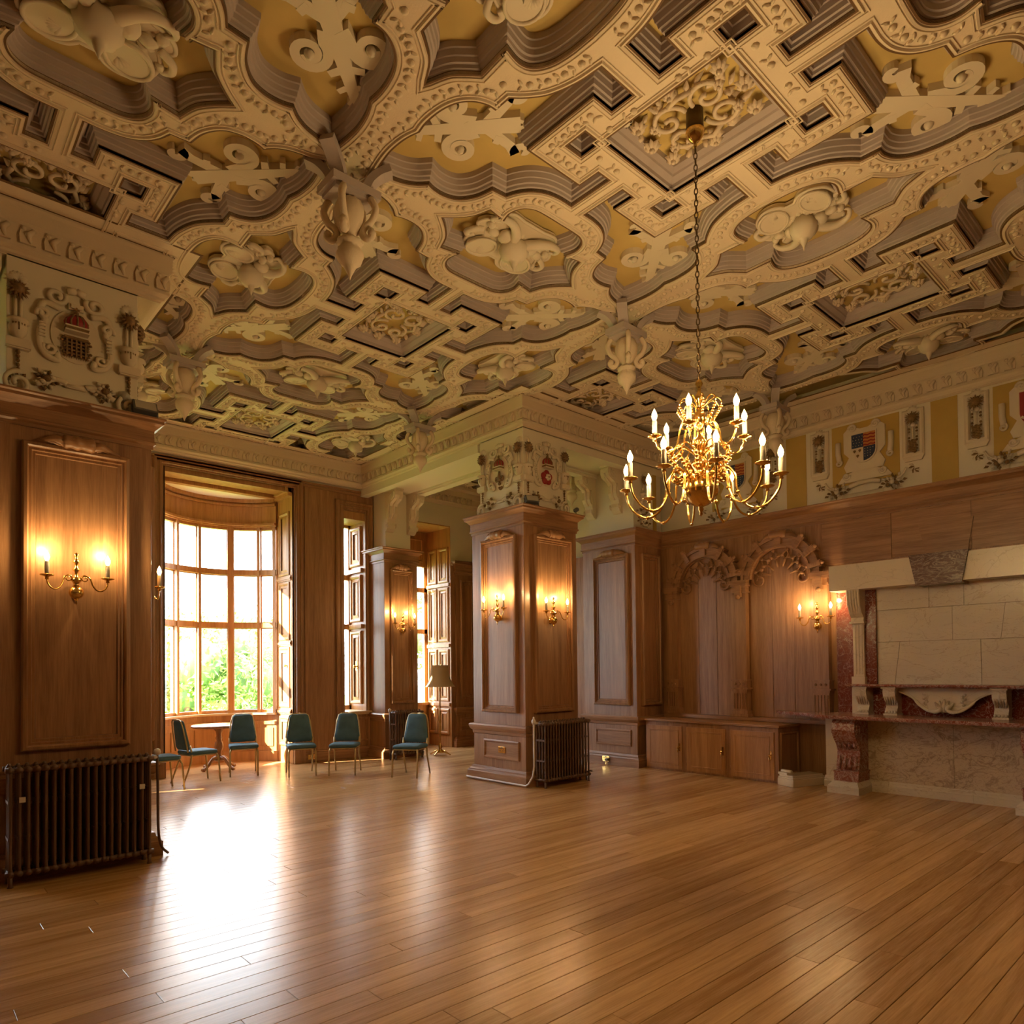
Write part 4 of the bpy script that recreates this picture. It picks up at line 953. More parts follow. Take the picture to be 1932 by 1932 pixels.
def k_arv(b):
    arch_ring(b, .47, .58, -.09, 0); arch_ring(b, .44, .475, -.12, 0); arch_ring(b, .555, .60, -.115, 0)
K_ARV = relief(k_arv, 'archivolt', [OAKH])
def k_blk(b):
    b.box(-.035, .035, -.145, 0, -.09, .09); b.box(-.05, .05, -.13, 0, .05, .10); b.ball((0, -.13, .115), .03, 7, 5)
K_BLK = relief(k_blk, 'arch_block', [OAKH])
def k_fan(b):
    for k in range(6):
        a = pi * (k + .5) / 6
        b.tube([(.15 * cos(a), -.03, .15 * sin(a)), (.27 * cos(a), -.035, .27 * sin(a))], [.012, .026], 6)
        for s_ in (-1, 1):
            a2 = a + s_ * .17; b.ball((.32 * cos(a2), -.03, .32 * sin(a2)), .03, 7, 5)
            b.tube([(.27 * cos(a), -.03, .27 * sin(a)), (.33 * cos(a2), -.03, .33 * sin(a2)), (.40 * cos(a), -.03, .40 * sin(a))], .014, 5)
        b.ball((.405 * cos(a), -.03, .405 * sin(a)), .03, 7, 5)
    arch_ring(b, .425, .45, -.05, 0, zc=0)
    for s_ in (-1, 1):
        b.tube([(s_ * (.33 + x), -.04, -.02 + z) for x, z in spiral(0, 0, .10, .03, .2, -1.05, 20)], [.022 - .0004 * i for i in range(21)], 6)
K_FAN = relief(k_fan, 'fan_tracery', [OAKH])
def k_key(b):
    b.lathe([(.04, -.13), (.06, -.11), (.05, -.07), (.062, -.03), (.05, .02), (.065, .07), (.06, .11), (.03, .13)], 12, 0, T(0, -.10, .62) @ RY(pi / 2))
    b.lathe([(.03, .132), (.012, .13), (.002, .10)], 10, 1, T(0, -.10, .62) @ RY(pi / 2))  # shade inside the rolled end, painted as a dark disc
    for s_ in (-1, 1): b.tube([(.12 * s_, -.09, .61), (.20 * s_, -.08, .60), (.28 * s_, -.06, .54)], [.045, .035, .01], 7)
    b.box(-.05, .05, -.13, 0, .46, .60)
K_KEY = relief(k_key, 'scroll_keystone', [OAKH, DARK])
ar = tag(empty('arched_panel', FW(XW, 6.05)), 'carved oak double blind arch between the pier and the marble fireplace', 'panelling')
def arch(dx, cols):
    for k, (x0, x1) in enumerate(((-.50, -.155), (-.15, .175), (.18, .50))):
        part('back_board', OAK, ar, lambda b: b.box(dx + x0, dx + x1, -.012, 0, .86, 3.36), bev=.003)
    ob('archivolt', K_ARV, ar, T(dx, 0, 0)); ob('fan_tracery', K_FAN, ar, T(dx, -.01, 2.93)); ob('scroll_keystone', K_KEY, ar, T(dx, 0, 2.93))
    for k in range(8):
        a = pi * (k + .5) / 8
        if abs(a - pi / 2) < .3: continue
        ob('arch_block', K_BLK, ar, T(dx + .545 * cos(a), 0, 2.93 + .545 * sin(a)) @ RY(pi / 2 - a))
    for x in cols:
        ob('column', M_COL, ar, T(x, 0, 0)); ob('fluted_pedestal', M_PED, ar, T(x, 0, 0)); ob('capital', M_CAP, ar, T(x, 0, 0))
arch(0, (-.60, .62)); arch(1.25, (1.85,))
part('plinth', OAKH, ar, lambda b: (b.box(-.74, 1.97, -.17, 0, .805, .86)), bev=.004)
# ------------------------------------------------------------------ cupboard
cb = tag(empty('cupboard', T(9.10, 4.58, 0)), 'low oak cupboard with three panelled doors under the blind arches', 'cupboard')
part('carcass', OAK, cb, lambda b: b.box(.02, .63, 0, 2.24, .0, .765), bev=.004)
part('worktop', OAKH, cb, lambda b: b.box(-.02, .63, -.03, 2.24, .765, .80), bev=.006)
part('end_panel', OAK, cb, lambda b: b.frame(.06, .60, .08, .70, SMALL))
def doorfn(b):
    b.box(-.33, .33, -.02, 0, .035, .70); b.frame(-.33, .33, .035, .70, [(.055, -.02), (.06, -.028), (.075, -.028), (.085, -.012), (.086, -.012)]); b.box(-.25, .25, -.021, -.019, .115, .62)
DOORM = relief(doorfn, 'door', [OAKL])
HAND = relief(lambda b: (b.box(-.012, .012, -.008, 0, -.06, .06), b.lathe([(.006, 0), (.006, .025), (.016, .035), (.018, .05), (.006, .055)], 10, 0, RX(pi / 2)), b.tube([(0, -.03, -.01), (-.01, -.045, -.04), (-.005, -.04, -.075)], .007, 6)), 'handle', [BRASS])
HINGE = relief(lambda b: (b.box(-.012, .012, -.008, .004, -.03, .03), b.lathe([(.006, -.035), (.006, .035)], 8, 0, T(0, -.006, 0))), 'hinge', [OAKH])
for yc in (6.46 - 4.58, 5.715 - 4.58, 4.97 - 4.58):
    d = ob('door', DOORM, cb, FW(.02, yc)); ob('handle', HAND, d, T(.29, -.022, .38))
    for z in (.15, .58): ob('hinge', HINGE, d, T(-.332, -.01, z))
# ------------------------------------------------------------------ marble fireplace
FY = 2.65
fp = tag(empty('fireplace', FW(9.41, FY)), 'tall cream and red marble fireplace with consoles, shelves and dark keystone', 'fireplace')
# local: x right = -Y, y into the wall = +X from 9.41
part('veined_slab', MBREC, fp, lambda b: (b.box(-1.40, .099, 0, .34, .14, .95)), bev=.003)
part('veined_slab', MBREC, fp, lambda b: (b.box(.101, 1.40, 0, .34, .14, .95)), bev=.003)
part('end_panel', MLINT, fp, lambda b: (b.box(-1.405, -1.02, -.01, .33, .14, .95)), bev=.003)
for x0, x1 in ((-1.42, -.62), (-.618, .30), (.302, 1.42)):
    part('base_moulding', MCREAM, fp, lambda b: b.run([(x0, 0), (x1, 0)], [(-.05, 0), (.05, 0), (.05, .08), (.035, .09), (.03, .11), (.015, .125), (.01, .145), (-.05, .145)], -1))
def footfn(b):
    b.box(-.195, .195, -.47, -.02, 0, .085)
    vs = [(-.195, -.47, .085), (.195, -.47, .085), (.195, -.02, .085), (-.195, -.02, .085), (-.15, -.40, .145), (.15, -.40, .145), (.15, -.02, .145), (-.15, -.02, .145)]
    b.add(vs, [(0, 1, 5, 4), (1, 2, 6, 5), (2, 3, 7, 6), (3, 0, 4, 7), (4, 5, 6, 7)])
def legfn(b):
    b.box(-.15, .15, -.36, 0, .145, .27); b.box(-.16, .16, -.37, 0, .255, .275)
    pr_ = [(0, .275), (-.31, .275), (-.30, .36), (-.27, .46), (-.265, .53), (-.30, .60), (-.36, .66), (-.41, .72), (-.44, .80), (-.43, .88), (-.40, .93), (0, .95)]
    b.prism(pr_, -.14, .14, 0, None, 'yz')
    for k in range(4):
        x = -.10 + k * .067; b.tube([(x, -.315, .29), (x, -.305, .38), (x, -.28, .46)], [.018, .022, .008], 7)
    for s_ in (-1, 1):
        b.tube([(s_ * .142, -.34 + a, .82 + c) for a, c in spiral(0, 0, .085, .015, -2.5, 1.3, 20)], .014, 6)
    for k in range(12): leaf(b, (0, 0), 0, .01, .01) if False else b.tube([((k % 4 - 1.5) * .06, -.30 - .035 * (k // 4), .57 + .09 * (k // 4)), ((k % 4 - 1.5) * .062, -.34 - .035 * (k // 4), .63 + .09 * (k // 4))], [.028, .01], 6)
FOOT, LEG = relief(footfn, 'foot_block', [MCREAM]), relief(legfn, 'console_leg', [MPINK])
for x in (-1.005, .985): ob('foot_block', FOOT, fp, T(x, 0, 0)); ob('console_leg', LEG, fp, T(x, 0, 0))
sh = [(-1.33, -.52), (1.33, -.52), (1.36, -.47), (1.50, -.30), (2.06, -.06), (2.10, .0), (2.10, .13), (1.38, .13), (1.38, .33), (-1.38, .33), (-1.38, .13), (-2.10, .13), (-2.10, .0), (-2.06, -.06), (-1.50, -.30), (-1.36, -.47)]
part('mantel_shelf', MPINK, fp, lambda b: (b.prism([(x, y) for x, y in sh], .955, .985, 0, None, 'xy'), b.prism([(x * .985, y + .02) for x, y in sh], .94, .955, 0, None, 'xy')), bev=.006)
part('red_back_panel', MRED, fp, lambda b: b.box(-1.08, 1.08, .16, .30, .985, 1.345))
def ccon(b):
    pr_ = [(.16, 0), (-.02, 0), (-.02, .03), (.0, .06), (.03, .11), (.02, .16), (-.03, .19), (-.07, .24), (-.085, .30), (-.07, .345), (.16, .36)]
    b.prism(pr_, -.07, .07, 0, None, 'yz')
    for k in range(5): b.tube([((k - 2) * .028, -.075 + .02 * abs(k - 2) / 2, .31), ((k - 2) * .028, -.05, .22), ((k - 2) * .026, .01, .13)], [.018, .016, .005], 6)
    for k in range(4): b.ball(((k - 1.5) * .035, -.02, .04), .02, 6, 4)
    b.box(-.085, .085, -.10, .16, .335, .36); b.box(-.08, .08, -.04, .16, 0, .02)
CCON = relief(ccon, 'small_console', [MCREAM])
for x in (-.92, -.58, .58, .92): ob('small_console', CCON, fp, T(x, 0, .985))
part('upper_shelf', MPINK, fp, lambda b: (b.box(-1.10, 1.10, -.14, .20, 1.35, 1.375), b.box(-1.07, 1.07, -.10, .20, 1.335, 1.35)), bev=.006)
def lamb(b):
    top = 1.335
    L = [(-.50, 1.33), (-.50, 1.27), (-.42, 1.25), (-.33, 1.20), (-.25, 1.13), (-.17, 1.07), (-.08, 1.045), (-.02, 1.07), (0, 1.04), (.02, 1.07), (.08, 1.045), (.17, 1.07), (.25, 1.13), (.33, 1.20), (.42, 1.25), (.50, 1.27), (.50, 1.33)]
    b.prism(L, .05, .16, 0)
    for s_ in (-1, 1):
        b.tube([tuple(q) for q in bez([(s_ * .50, .04, 1.285), (s_ * .36, .035, 1.22), (s_ * .26, .03, 1.12), (s_ * .16, .02, 1.055), (s_ * .07, .015, 1.05), (s_ * .035, .01, 1.09), (s_ * .07, .01, 1.12)], 5)], [.012] * 8 + [.02] * 10 + [.026] * 13, 7)
        for k in range(8): leaf(b, (0, 0), 0, .01, .01) if False else b.ball((s_ * (.20 + .02 * sin(k * 2)), .04, 1.13 + k * .018), .016, 6, 4)
    for k in range(5): b.tube([((k - 2) * .012, .03, 1.04), ((k - 2) * .03, .02, 1.11), ((k - 2) * .05, .04, 1.20 - abs(k - 2) * .02)], [.012, .026, .008], 6)
part('carved_apron', MLINT, fp, lamb)
for n, pg in enumerate(([(-.80, 1.375), (-.60, 1.375), (-.53, 1.915), (-.80, 1.915)], [(-.596, 1.375), (.35, 1.375), (.35, 1.915), (-.526, 1.915)], [(.354, 1.375), (.80, 1.375), (.80, 1.915), (.354, 1.915)],
     [(-.80, 1.919), (.06, 1.919), (.06, 2.33), (-.80, 2.33)], [(.064, 1.919), (.55, 1.919), (.60, 2.33), (.064, 2.33)], [(.554, 1.919), (.80, 1.919), (.80, 2.33), (.604, 2.33)],
     [(-.80, 2.334), (-.19, 2.334), (-.19, 2.64), (-.80, 2.64)], [(-.186, 2.334), (.186, 2.334), (.186, 2.64), (-.186, 2.64)], [(.19, 2.334), (.80, 2.334), (.80, 2.64), (.19, 2.64)])):
    part('marble_slab', MCREAM, fp, lambda b: b.prism(pg, .20, .30, 0, T(.013 * 0, 0, 0)), bev=.002)
for s_ in (-1, 1):
    part('red_strip', MRED, fp, lambda b: (b.box(min(s_ * .80, s_ * .94), max(s_ * .80, s_ * .94), .17, .30, .985, 2.62)), bev=.004)
    part('red_strip', MRED, fp, lambda b: (b.box(min(s_ * 1.08, s_ * 1.34), max(s_ * 1.08, s_ * 1.34), .25, .33, .985, 2.62)), bev=.004)
    def shaft(b):
        c = s_ * 1.01
        b.box(c - .085, c + .085, .10, .28, .985, 1.47); b.box(c - .07, c + .07, .13, .28, 1.47, 2.20)
        for k in range(3): b.box(c - .05 + k * .04, c - .03 + k * .04, .12, .14, 1.5, 2.16)
        pr_ = [(.28, 2.15), (.14, 2.15), (.10, 2.20), (.11, 2.25), (.05, 2.30), (.0, 2.40), (-.03, 2.52), (-.03, 2.61), (.28, 2.61)]
        b.prism(pr_, c - .08, c + .08, 0, None, 'yz')
        for k in range(5): b.tube([(c + (k - 2) * .034, -.035, 2.60), (c + (k - 2) * .034, -.01, 2.42), (c + (k - 2) * .03, .06, 2.29)], [.018, .018, .006], 6)
        b.box(c - .095, c + .095, .08, .28, 2.17, 2.20)
    part('console_shaft', MLINT, fp, shaft, bev=.003)
    part('lintel_block', MLINT, fp, lambda b: b.prism([(s_ * 1.30, 2.61), (s_ * 1.30, 2.945), (s_ * .315, 2.945), (s_ * .245, 2.61)], -.06, .32, 0), bev=.008)
part('keystone', MDARK, fp, lambda b: b.prism([(-.243, 2.585), (.243, 2.585), (.318, 2.965), (-.318, 2.965)], -.09, .32, 0), bev=.006)
# loose marble moulding and rubble beside the hearth
ang = atan2(-.32, .95)
sf = tag(empty('marble_fragment', T(8.935, 4.29, 0) @ RZ(ang)), 'loose white marble moulding lying on the floor beside the fireplace leg', 'stone')
part('slab', MLINT, sf, lambda b: (b.box(0, .60, 0, .28, 0, .10), b.box(.0, .58, .01, .27, .10, .125), b.box(.01, .56, .02, .26, .125, .15)), bev=.006)
part('roll_moulding', MLINT, sf, lambda b: (b.box(.01, .15, .12, .28, .15, .18), b.tube([(.08, .10, .19), (.08, .28, .19)], .022, 10)), bev=.004)
for k, (x, y, r, lab) in enumerate(((.25, .10, .05, 'small rough stone resting on the loose marble moulding'), (.40, .16, .06, 'larger rough stone resting on the loose marble moulding'), (.51, .06, .05, 'flat chipped stone at the wall end of the loose marble moulding'))):
    b = MB(); b.ball((0, 0, 0), r, 9, 6, 0, None, (1.3, 1, .62)); rr = random.Random(k)
    b.v = [(p[0] * rr.uniform(.85, 1.15), p[1] * rr.uniform(.85, 1.15), max(p[2] * rr.uniform(.85, 1.1), -r * .5)) for p in b.v]
    M = sf.matrix_local @ T(x, y, .15 + r * .5)
    tag(b.build('rubble_stone', STONE, None, M), lab, 'stone')
# ------------------------------------------------------------------ chandelier and sconces
def add_light(parent, loc, w, col=(1, .66, .30), r=.02):
    d = bpy.data.lights.new('candle_light', 'POINT'); d.energy = w; d.color = col; d.shadow_soft_size = r
    o = bpy.data.objects.new('candle_light', d); COL.objects.link(o); o.parent = parent; o.location = loc; return o
BULBM = relief(lambda b: b.lathe([(.008, 0), (.016, .015), (.020, .032), (.018, .048), (.010, .066), (.003, .080), (.0005, .086)], 12, 0), 'bulb', [BULB])
CANDM = relief(lambda b: b.lathe([(.0165, 0), (.0165, .10), (.013, .104), (.006, .105)], 12, 0), 'candle_tube', [WAX])
PANM2 = relief(lambda b: (b.lathe([(.005, -.03), (.016, -.025), (.012, -.012), (.018, -.004), (.045, .003), (.052, .010), (.048, .013), (.02, .008), (.018, .02), (.001, .02)], 16, 0)), 'drip_pan', [BRASS])
def candle(parent, loc, watt):
    p = ob('drip_pan', PANM2, parent, T(*loc)); ob('candle_tube', CANDM, parent, T(loc[0], loc[1], loc[2] + .015)); ob('bulb', BULBM, parent, T(loc[0], loc[1], loc[2] + .12))
    add_light(parent, (loc[0], loc[1], loc[2] + .235), watt)
CHX, CHY = 4.29, 2.70
ch = tag(empty('chandelier', T(CHX, CHY, 0)), 'large polished brass chandelier with two tiers of lit candle bulbs on a chain', 'chandelier')
part('ceiling_cup', BRASSD, ch, lambda b: b.lathe([(.06, 5.62), (.062, 5.50), (.065, 5.47)], 20))
part('ceiling_rose_cap', BRASS, ch, lambda b: b.lathe([(.066, 5.475), (.068, 5.465), (.055, 5.43), (.03, 5.40), (.012, 5.39), (.012, 5.36), (.004, 5.35)], 20))
lk = MB(); lk.tube([(.012 * cos(t), 0, .026 * sin(t)) for t in [2 * pi * k / 10 for k in range(10)]], .0042, 5, closed=True)
LINK = lk.mesh('chain_link', BRASSD)
z = 5.335; k = 0
while z > 3.66: ob('chain_link', LINK, ch, T(0, 0, z) @ RZ(k % 2 * pi / 2 + .3)); z -= .043; k += 1
part('stem', BRASS, ch, lambda b: b.lathe([(.001, 3.68), (.02, 3.66), (.028, 3.64), (.012, 3.61), (.014, 3.58), (.035, 3.55), (.04, 3.52), (.016, 3.49), (.014, 3.45), (.045, 3.41), (.055, 3.37), (.03, 3.33), (.018, 3.30), (.02, 3.26), (.05, 3.23), (.055, 3.20), (.025, 3.17), (.02, 3.12), (.06, 3.08), (.065, 3.05), (.03, 3.02), (.04, 2.99), (.07, 2.97)], 20))
part('ball', BRASS, ch, lambda b: (b.ball((0, 0, 2.885), .125, 24, 14), b.lathe([(.03, 2.775), (.016, 2.755), (.02, 2.74), (.008, 2.72), (.012, 2.705), (.001, 2.69)], 14)))
ARMLO = relief(lambda b: (b.tube([tuple(q) for q in bez([(.10, 0, 2.98), (.18, 0, 3.03), (.235, 0, 2.96), (.25, 0, 2.85), (.30, 0, 2.75), (.38, 0, 2.715), (.46, 0, 2.75), (.52, 0, 2.83), (.535, 0, 2.91)], 5)], .0085, 7),
     b.tube([(.18 + x, 0, 2.985 + z_) for x, z_ in spiral(0, 0, .05, .012, 1.6, 1.2, 16)], .007, 5), b.ball((.25, 0, 2.84), .016, 7, 5), b.ball((.38, 0, 2.715), .014, 7, 5)), 'lower_arm', [BRASS])
ARMUP = relief(lambda b: (b.tube([tuple(q) for q in bez([(.05, 0, 3.34), (.10, 0, 3.38), (.14, 0, 3.31), (.17, 0, 3.19), (.23, 0, 3.14), (.29, 0, 3.17), (.325, 0, 3.24)], 5)], .0075, 7),
     b.tube([(.11 + x, 0, 3.34 + z_) for x, z_ in spiral(0, 0, .04, .01, 1.6, 1.2, 16)], .006, 5)), 'upper_arm', [BRASS])
ORN = relief(lambda b: (b.tube([tuple(q) for q in bez([(.015, 0, 3.12), (.12, 0, 3.20), (.19, 0, 3.17), (.205, 0, 3.10), (.17, 0, 3.08)], 4)], .006, 5),
     [b.ball((.205 - .02 * k, 0, 3.10 - .022 * k), .016, 7, 5) for k in range(5)], b.lathe([(.002, .03), (.018, .012), (.022, 0), (.012, -.012), (.001, -.03)], 8, 0, T(.20, 0, 3.15))), 'scroll_ornament', [BRASS])
ORN2 = relief(lambda b: (b.tube([tuple(q) for q in bez([(.01, 0, 3.46), (.10, 0, 3.53), (.15, 0, 3.50), (.145, 0, 3.46)], 4)], .005, 5), [b.ball((.15 - .010 * k, 0, 3.46 - .016 * k), .012, 6, 4) for k in range(5)]), 'crown_scroll', [BRASS])
ORN3 = relief(lambda b: (b.tube([(.06, 0, 2.95), (.12, 0, 2.96), (.19, 0, 2.94)], .005, 5), [b.ball((.10 + .02 * k, 0, 2.955 + .008 * (k % 2)), .015, 6, 4) for k in range(5)]), 'bead_spray', [BRASS])
for k in range(10):
    a = 2 * pi * k / 10 + .12; ob('lower_arm', ARMLO, ch, RZ(a)); candle(ch, (.535 * cos(a), .535 * sin(a), 2.925), BULB_W)
    ob('scroll_ornament', ORN, ch, RZ(a + .31)); ob('crown_scroll', ORN2, ch, RZ(a)); ob('bead_spray', ORN3, ch, RZ(a + .31))
for k in range(6):
    a = 2 * pi * k / 6 + .35; ob('upper_arm', ARMUP, ch, RZ(a)); candle(ch, (.325 * cos(a), .325 * sin(a), 3.255), BULB_W)
# wall sconces: local origin on the wall surface at ball height, front = -y
SCARM = {s_: relief(lambda b: (b.tube([(q.x * s_, q.y, q.z) for q in bez([(.02, -.06, .10), (.05, -.08, .14), (.09, -.10, .12), (.11, -.11, .06), (.14, -.12, .02), (.18, -.13, .02), (.21, -.13, .06), (.215, -.13, .11)], 5)], .0065, 7), b.tube([(s_ * (.06 + x), -.08, .115 + z_) for x, z_ in spiral(0, 0, .03, .008, 1.5, 1.2, 12)], .005, 5)), 'arm', [BRASS]) for s_ in (-1, 1)}
SCBACK = relief(lambda b: (b.ball((0, -.06, 0), .055, 18, 10), b.lathe([(.04, 0), (.042, .012), (.03, .018), (.012, .02)], 16, 0, RX(pi / 2)), b.lathe([(.001, -.10), (.008, -.085), (.004, -.075), (.02, -.055)], 10, 0, T(0, -.06, 0)),
     b.lathe([(.03, .05), (.018, .065), (.03, .09), (.045, .10), (.035, .115), (.015, .13), (.014, .17), (.03, .19), (.012, .21), (.012, .24), (.028, .255), (.010, .275), (.010, .30), (.02, .315), (.001, .335)], 14, 0, T(0, -.06, 0))), 'back_plate', [BRASS])
def sconce(label, M, watt=None):
    o = tag(empty('wall_sconce', M), label, 'wall light')
    ob('back_plate', SCBACK, o)
    for s_ in (-1, 1): ob('arm', SCARM[s_], o); candle(o, (.215 * s_, -.13, .115), watt or SCONCE_W)
    return o
sconce('brass twin-candle wall sconce on the dark oak pillar above the widest radiator', FS(1.17, YPL - .012, 2.29))
sconce('brass wall sconce seen edge-on, on the window side of the dark oak pillar', T(1.772, 7.22, 2.30) @ RZ(pi / 2))
sconce('brass wall sconce on the shaded face of the free-standing pillar, above its radiator', FS(7.03, YP - .012, 2.30))
sconce('brass wall sconce on the pale window-lit face of the free-standing pillar', FW(6.53 - .012, 7.40, 2.35))
sconce('brass wall sconce on the pilaster between narrow window and floor lamp', FS(7.15, 10.95 - .012, 2.36))
sconce('brass wall sconce beside the fireplace, on the carved arch', FW(XW - .10, 4.22, 2.17))
# ------------------------------------------------------------------ radiators
def section_fn(cols, h):
    def fn(b):
        n = cols; d = .055
        for k in range(n):
            y = (k - (n - 1) / 2) * d
            b.tube([(0, y, .09), (0, y, .14), (0, y, h - .06), (0, y, h - .02)], [.018, .0125, .0125, .018], 8, 0)
        for z in (.10, h - .035): b.tube([(0, -(n - 1) / 2 * d - .02, z), (0, (n - 1) / 2 * d + .02, z)], .024, 8)
        b.tube([(0, 0, h - .02), (0, 0, h + .01)], [.024, .01], 8)
        for z in (.36, .64):
            if z < h - .1: b.box(-.015, .015, -(n - 1) / 2 * d, (n - 1) / 2 * d, z - .012, z + .012)
    return fn
SECT = {}
def radiator(label, M, n, w, h, cols=4, valve='r', pipe=None):
    o = tag(empty('radiator', M), label, 'radiator')
    if (cols, h) not in SECT: SECT[(cols, h)] = relief(section_fn(cols, h), 'section', [RADM])
    p = w / n; D = .055 * (cols - 1) / 2
    for k in range(n): ob('section', SECT[(cols, h)], o, T(-w / 2 + p * (k + .5), 0, 0))
    for z in (.10, h - .035):
        for y in (-D, D): part('header_pipe', RADM, o, lambda b: b.tube([(-w / 2 - .005, y, z), (w / 2 + .005, y, z)], .02, 8))
    for x in (-w / 2 + p * .5, w / 2 - p * .5):
        for y in (-D, D): part('foot', RADM, o, lambda b: b.tube([(x, y, .0), (x, y, .02), (x, y, .10)], [.022, .015, .018], 8))
    return o
r1 = radiator('widest brown column radiator, standing against the dark oak pillar', T(1.19, 6.53, 0), 18, 1.02, .92)
part('valve', STEEL, r1, lambda b: (b.lathe([(.0, 0), (.026, .005), (.03, .03), (.024, .05), (.001, .06)], 14, 0, T(.57, .02, .90)), b.tube([(.51, .02, .885), (.57, .02, .885)], .016, 8)))
for x in (-.43, .40): part('clip', STEEL, r1, lambda b: b.box(x, x + .04, -.112, -.10, .64, .68))
part('supply_pipe', RADM, r1, lambda b: b.tube([tuple(q) for q in bez([(.57, .02, .90), (.575, .02, .60), (.58, .02, .25), (.61, .04, .10), (.68, .10, .018)], 6)], .011, 8))
r2 = radiator('brown column radiator with white pipe at the free-standing pillar', T(7.05, 6.70, 0), 17, .93, .90)
part('valve', STEEL, r2, lambda b: (b.lathe([(.018, 0), (.03, .02), (.032, .05), (.012, .085), (.014, .10), (.001, .11)], 14, 0, T(-.55, .02, .86)), b.tube([(-.48, .02, .875), (-.55, .02, .875)], .016, 8)))
part('supply_pipe', STEEL, r2, lambda b: b.tube([(-.55, .02, .87), (-.55, .02, .30), (-.56, .04, .16), (-.60, .08, .06), (-.62, .12, .03), (-.62, .40, .03), (-.62, .90, .03), (-.62, 1.4, .03)], .013, 8))
part('valve_lever', RADM, r2, lambda b: (b.tube([(.48, 0, .12), (.54, -.02, .13), (.58, -.02, .12)], .012, 6), b.tube([(.48, 0, .10), (.48, 0, .0)], .012, 6)))
r3 = radiator('brown radiator half hidden behind a teal chair, below the pilaster sconce', T(7.10, 10.70, 0), 12, .62, .88)
part('valve', STEEL, r3, lambda b: b.lathe([(.018, 0), (.03, .02), (.03, .05), (.001, .07)], 12, 0, T(-.36, .0, .86)))
part('supply_pipe', RADM, r3, lambda b: b.tube([(-.36, 0, .87), (-.36, 0, .0)], .011, 8))
# ------------------------------------------------------------------ chairs: local front = -y, origin on floor
def cushion(b, w, d, z0, z1, taper=1.0, n=10, M=None):
    pts = []
    for (cx_, cy_, a0) in ((w / 2 - .05, -d / 2 + .05, -pi / 2), (w / 2 * taper - .05, d / 2 - .05, 0), (-w / 2 * taper + .05, d / 2 - .05, pi / 2), (-w / 2 + .05, -d / 2 + .05, pi)):
        for k in range(5): a = a0 + pi / 2 * k / 4; pts.append((cx_ + .05 * cos(a), cy_ + .05 * sin(a)))
    m = len(pts); vs = []; rings = ((.90, z0), (1.0, z0 + .012), (1.0, z1 - .018), (.95, z1 - .004), (.70, z1 + .004), (.001, z1 + .006))
    for s_, z in rings: vs += [(x * s_, y * s_, z) for x, y in pts]
    fs = [(i * m + k, i * m + (k + 1) % m, (i + 1) * m + (k + 1) % m, (i + 1) * m + k) for i in range(len(rings) - 1) for k in range(m)] + [tuple(range(m - 1, -1, -1))]
    b.add(vs, fs, 0, True, M)
def mk_chair(label):
    o = tag(empty('banquet_chair'), label, 'chair')
    b = MB(); cushion(b, .43, .43, .42, .48); b.build('seat', TEAL, o)
    back = MB(); M = T(0, .215, .53) @ RX(pi / 2 - .17)
    cushion(back, .40, .44, -.02, .028, .74, 10, M @ T(0, .18, 0)); back.build('backrest', TEAL, o)
    fr = MB()
    for s_ in (-1, 1):
        q = [tuple(M @ Vector(p)) for p in ((s_ * .205, -.06, -.025), (s_ * .20, .05, -.025), (s_ * .175, .28, -.025), (s_ * .145, .385, -.025), (s_ * .10, .41, -.025), (0, .413, -.025))]
        fr.tube(q, .0115, 7)
    fr.tube([(-.19, -.19, .415), (.19, -.19, .415), (.19, .19, .415), (-.19, .19, .415)], .012, 6, closed=True)
    fr.build('back_frame', GOLDP, o)
    for s_ in (-1, 1):
        l = MB(); l.tube([(s_ * .185, -.19, .42), (s_ * .20, -.22, .36), (s_ * .20, -.235, .18), (s_ * .20, -.25, 0)], [.015, .014, .013, .011], 7); l.build('leg', GOLDP, o)
        l = MB(); l.tube([(s_ * .20, .20, .56), (s_ * .195, .17, .44), (s_ * .195, .19, .30), (s_ * .20, .30, 0)], [.013, .015, .014, .011], 7); l.build('leg', GOLDP, o)
    return o
def face_to(dx, dy): return atan2(dx, -dy)      # rotation that turns local -y to (dx,dy)
CHS = [('teal padded chair half hidden behind the dark oak pillar', 2.80, 10.30, (1, .1)),
       ('teal padded chair seen side-on, back to the pillar, beside the round table', 3.42, 10.68, (1, .12)),
       ('teal padded chair standing right in front of the round table', 4.20, 10.95, (-.2, -.6)),
       ('teal padded chair on its own before the right side of the bay window casing', 4.84, 10.27, (-.2, -.56)),
       ('teal padded chair turned aside, in front of the narrow window', 5.38, 9.86, (-.50, -.62)),
       ('brighter teal padded chair angled in front of the small radiator', 5.98, 8.91, (-.54, -.36))]
proto = None
for lab, x, y, d in CHS:
    M = T(x, y, 0) @ RZ(face_to(*d))
    if proto is None: proto = mk_chair(lab); proto.matrix_local = M; c = proto
    else: c = copy_tree(proto, None, M)
    tag(c, lab, 'chair', 'teal chairs before the bay window')
# round table in the bay
tb = tag(empty('pedestal_table', T(4.12, 11.80, 0)), 'small round wooden pedestal table standing in the bay window', 'table')
part('table_top', TABLEW, tb, lambda b: b.lathe([(.001, .70), (.40, .70), (.43, .715), (.435, .73), (.425, .742), (.001, .745)], 40))
part('pedestal', TABLEW, tb, lambda b: b.lathe([(.06, .14), (.075, .17), (.06, .21), (.035, .25), (.05, .31), (.075, .37), (.065, .44), (.04, .48), (.055, .52), (.04, .56), (.05, .63), (.10, .69), (.10, .70)], 20))
for k in range(4):
    part('foot', TABLEW, tb, lambda b: b.tube([tuple(q) for q in bez([(.04, 0, .20), (.13, 0, .18), (.22, 0, .09), (.30, 0, .03), (.34, 0, .035)], 5)], .028, 8), RZ(.4 + k * pi / 2))
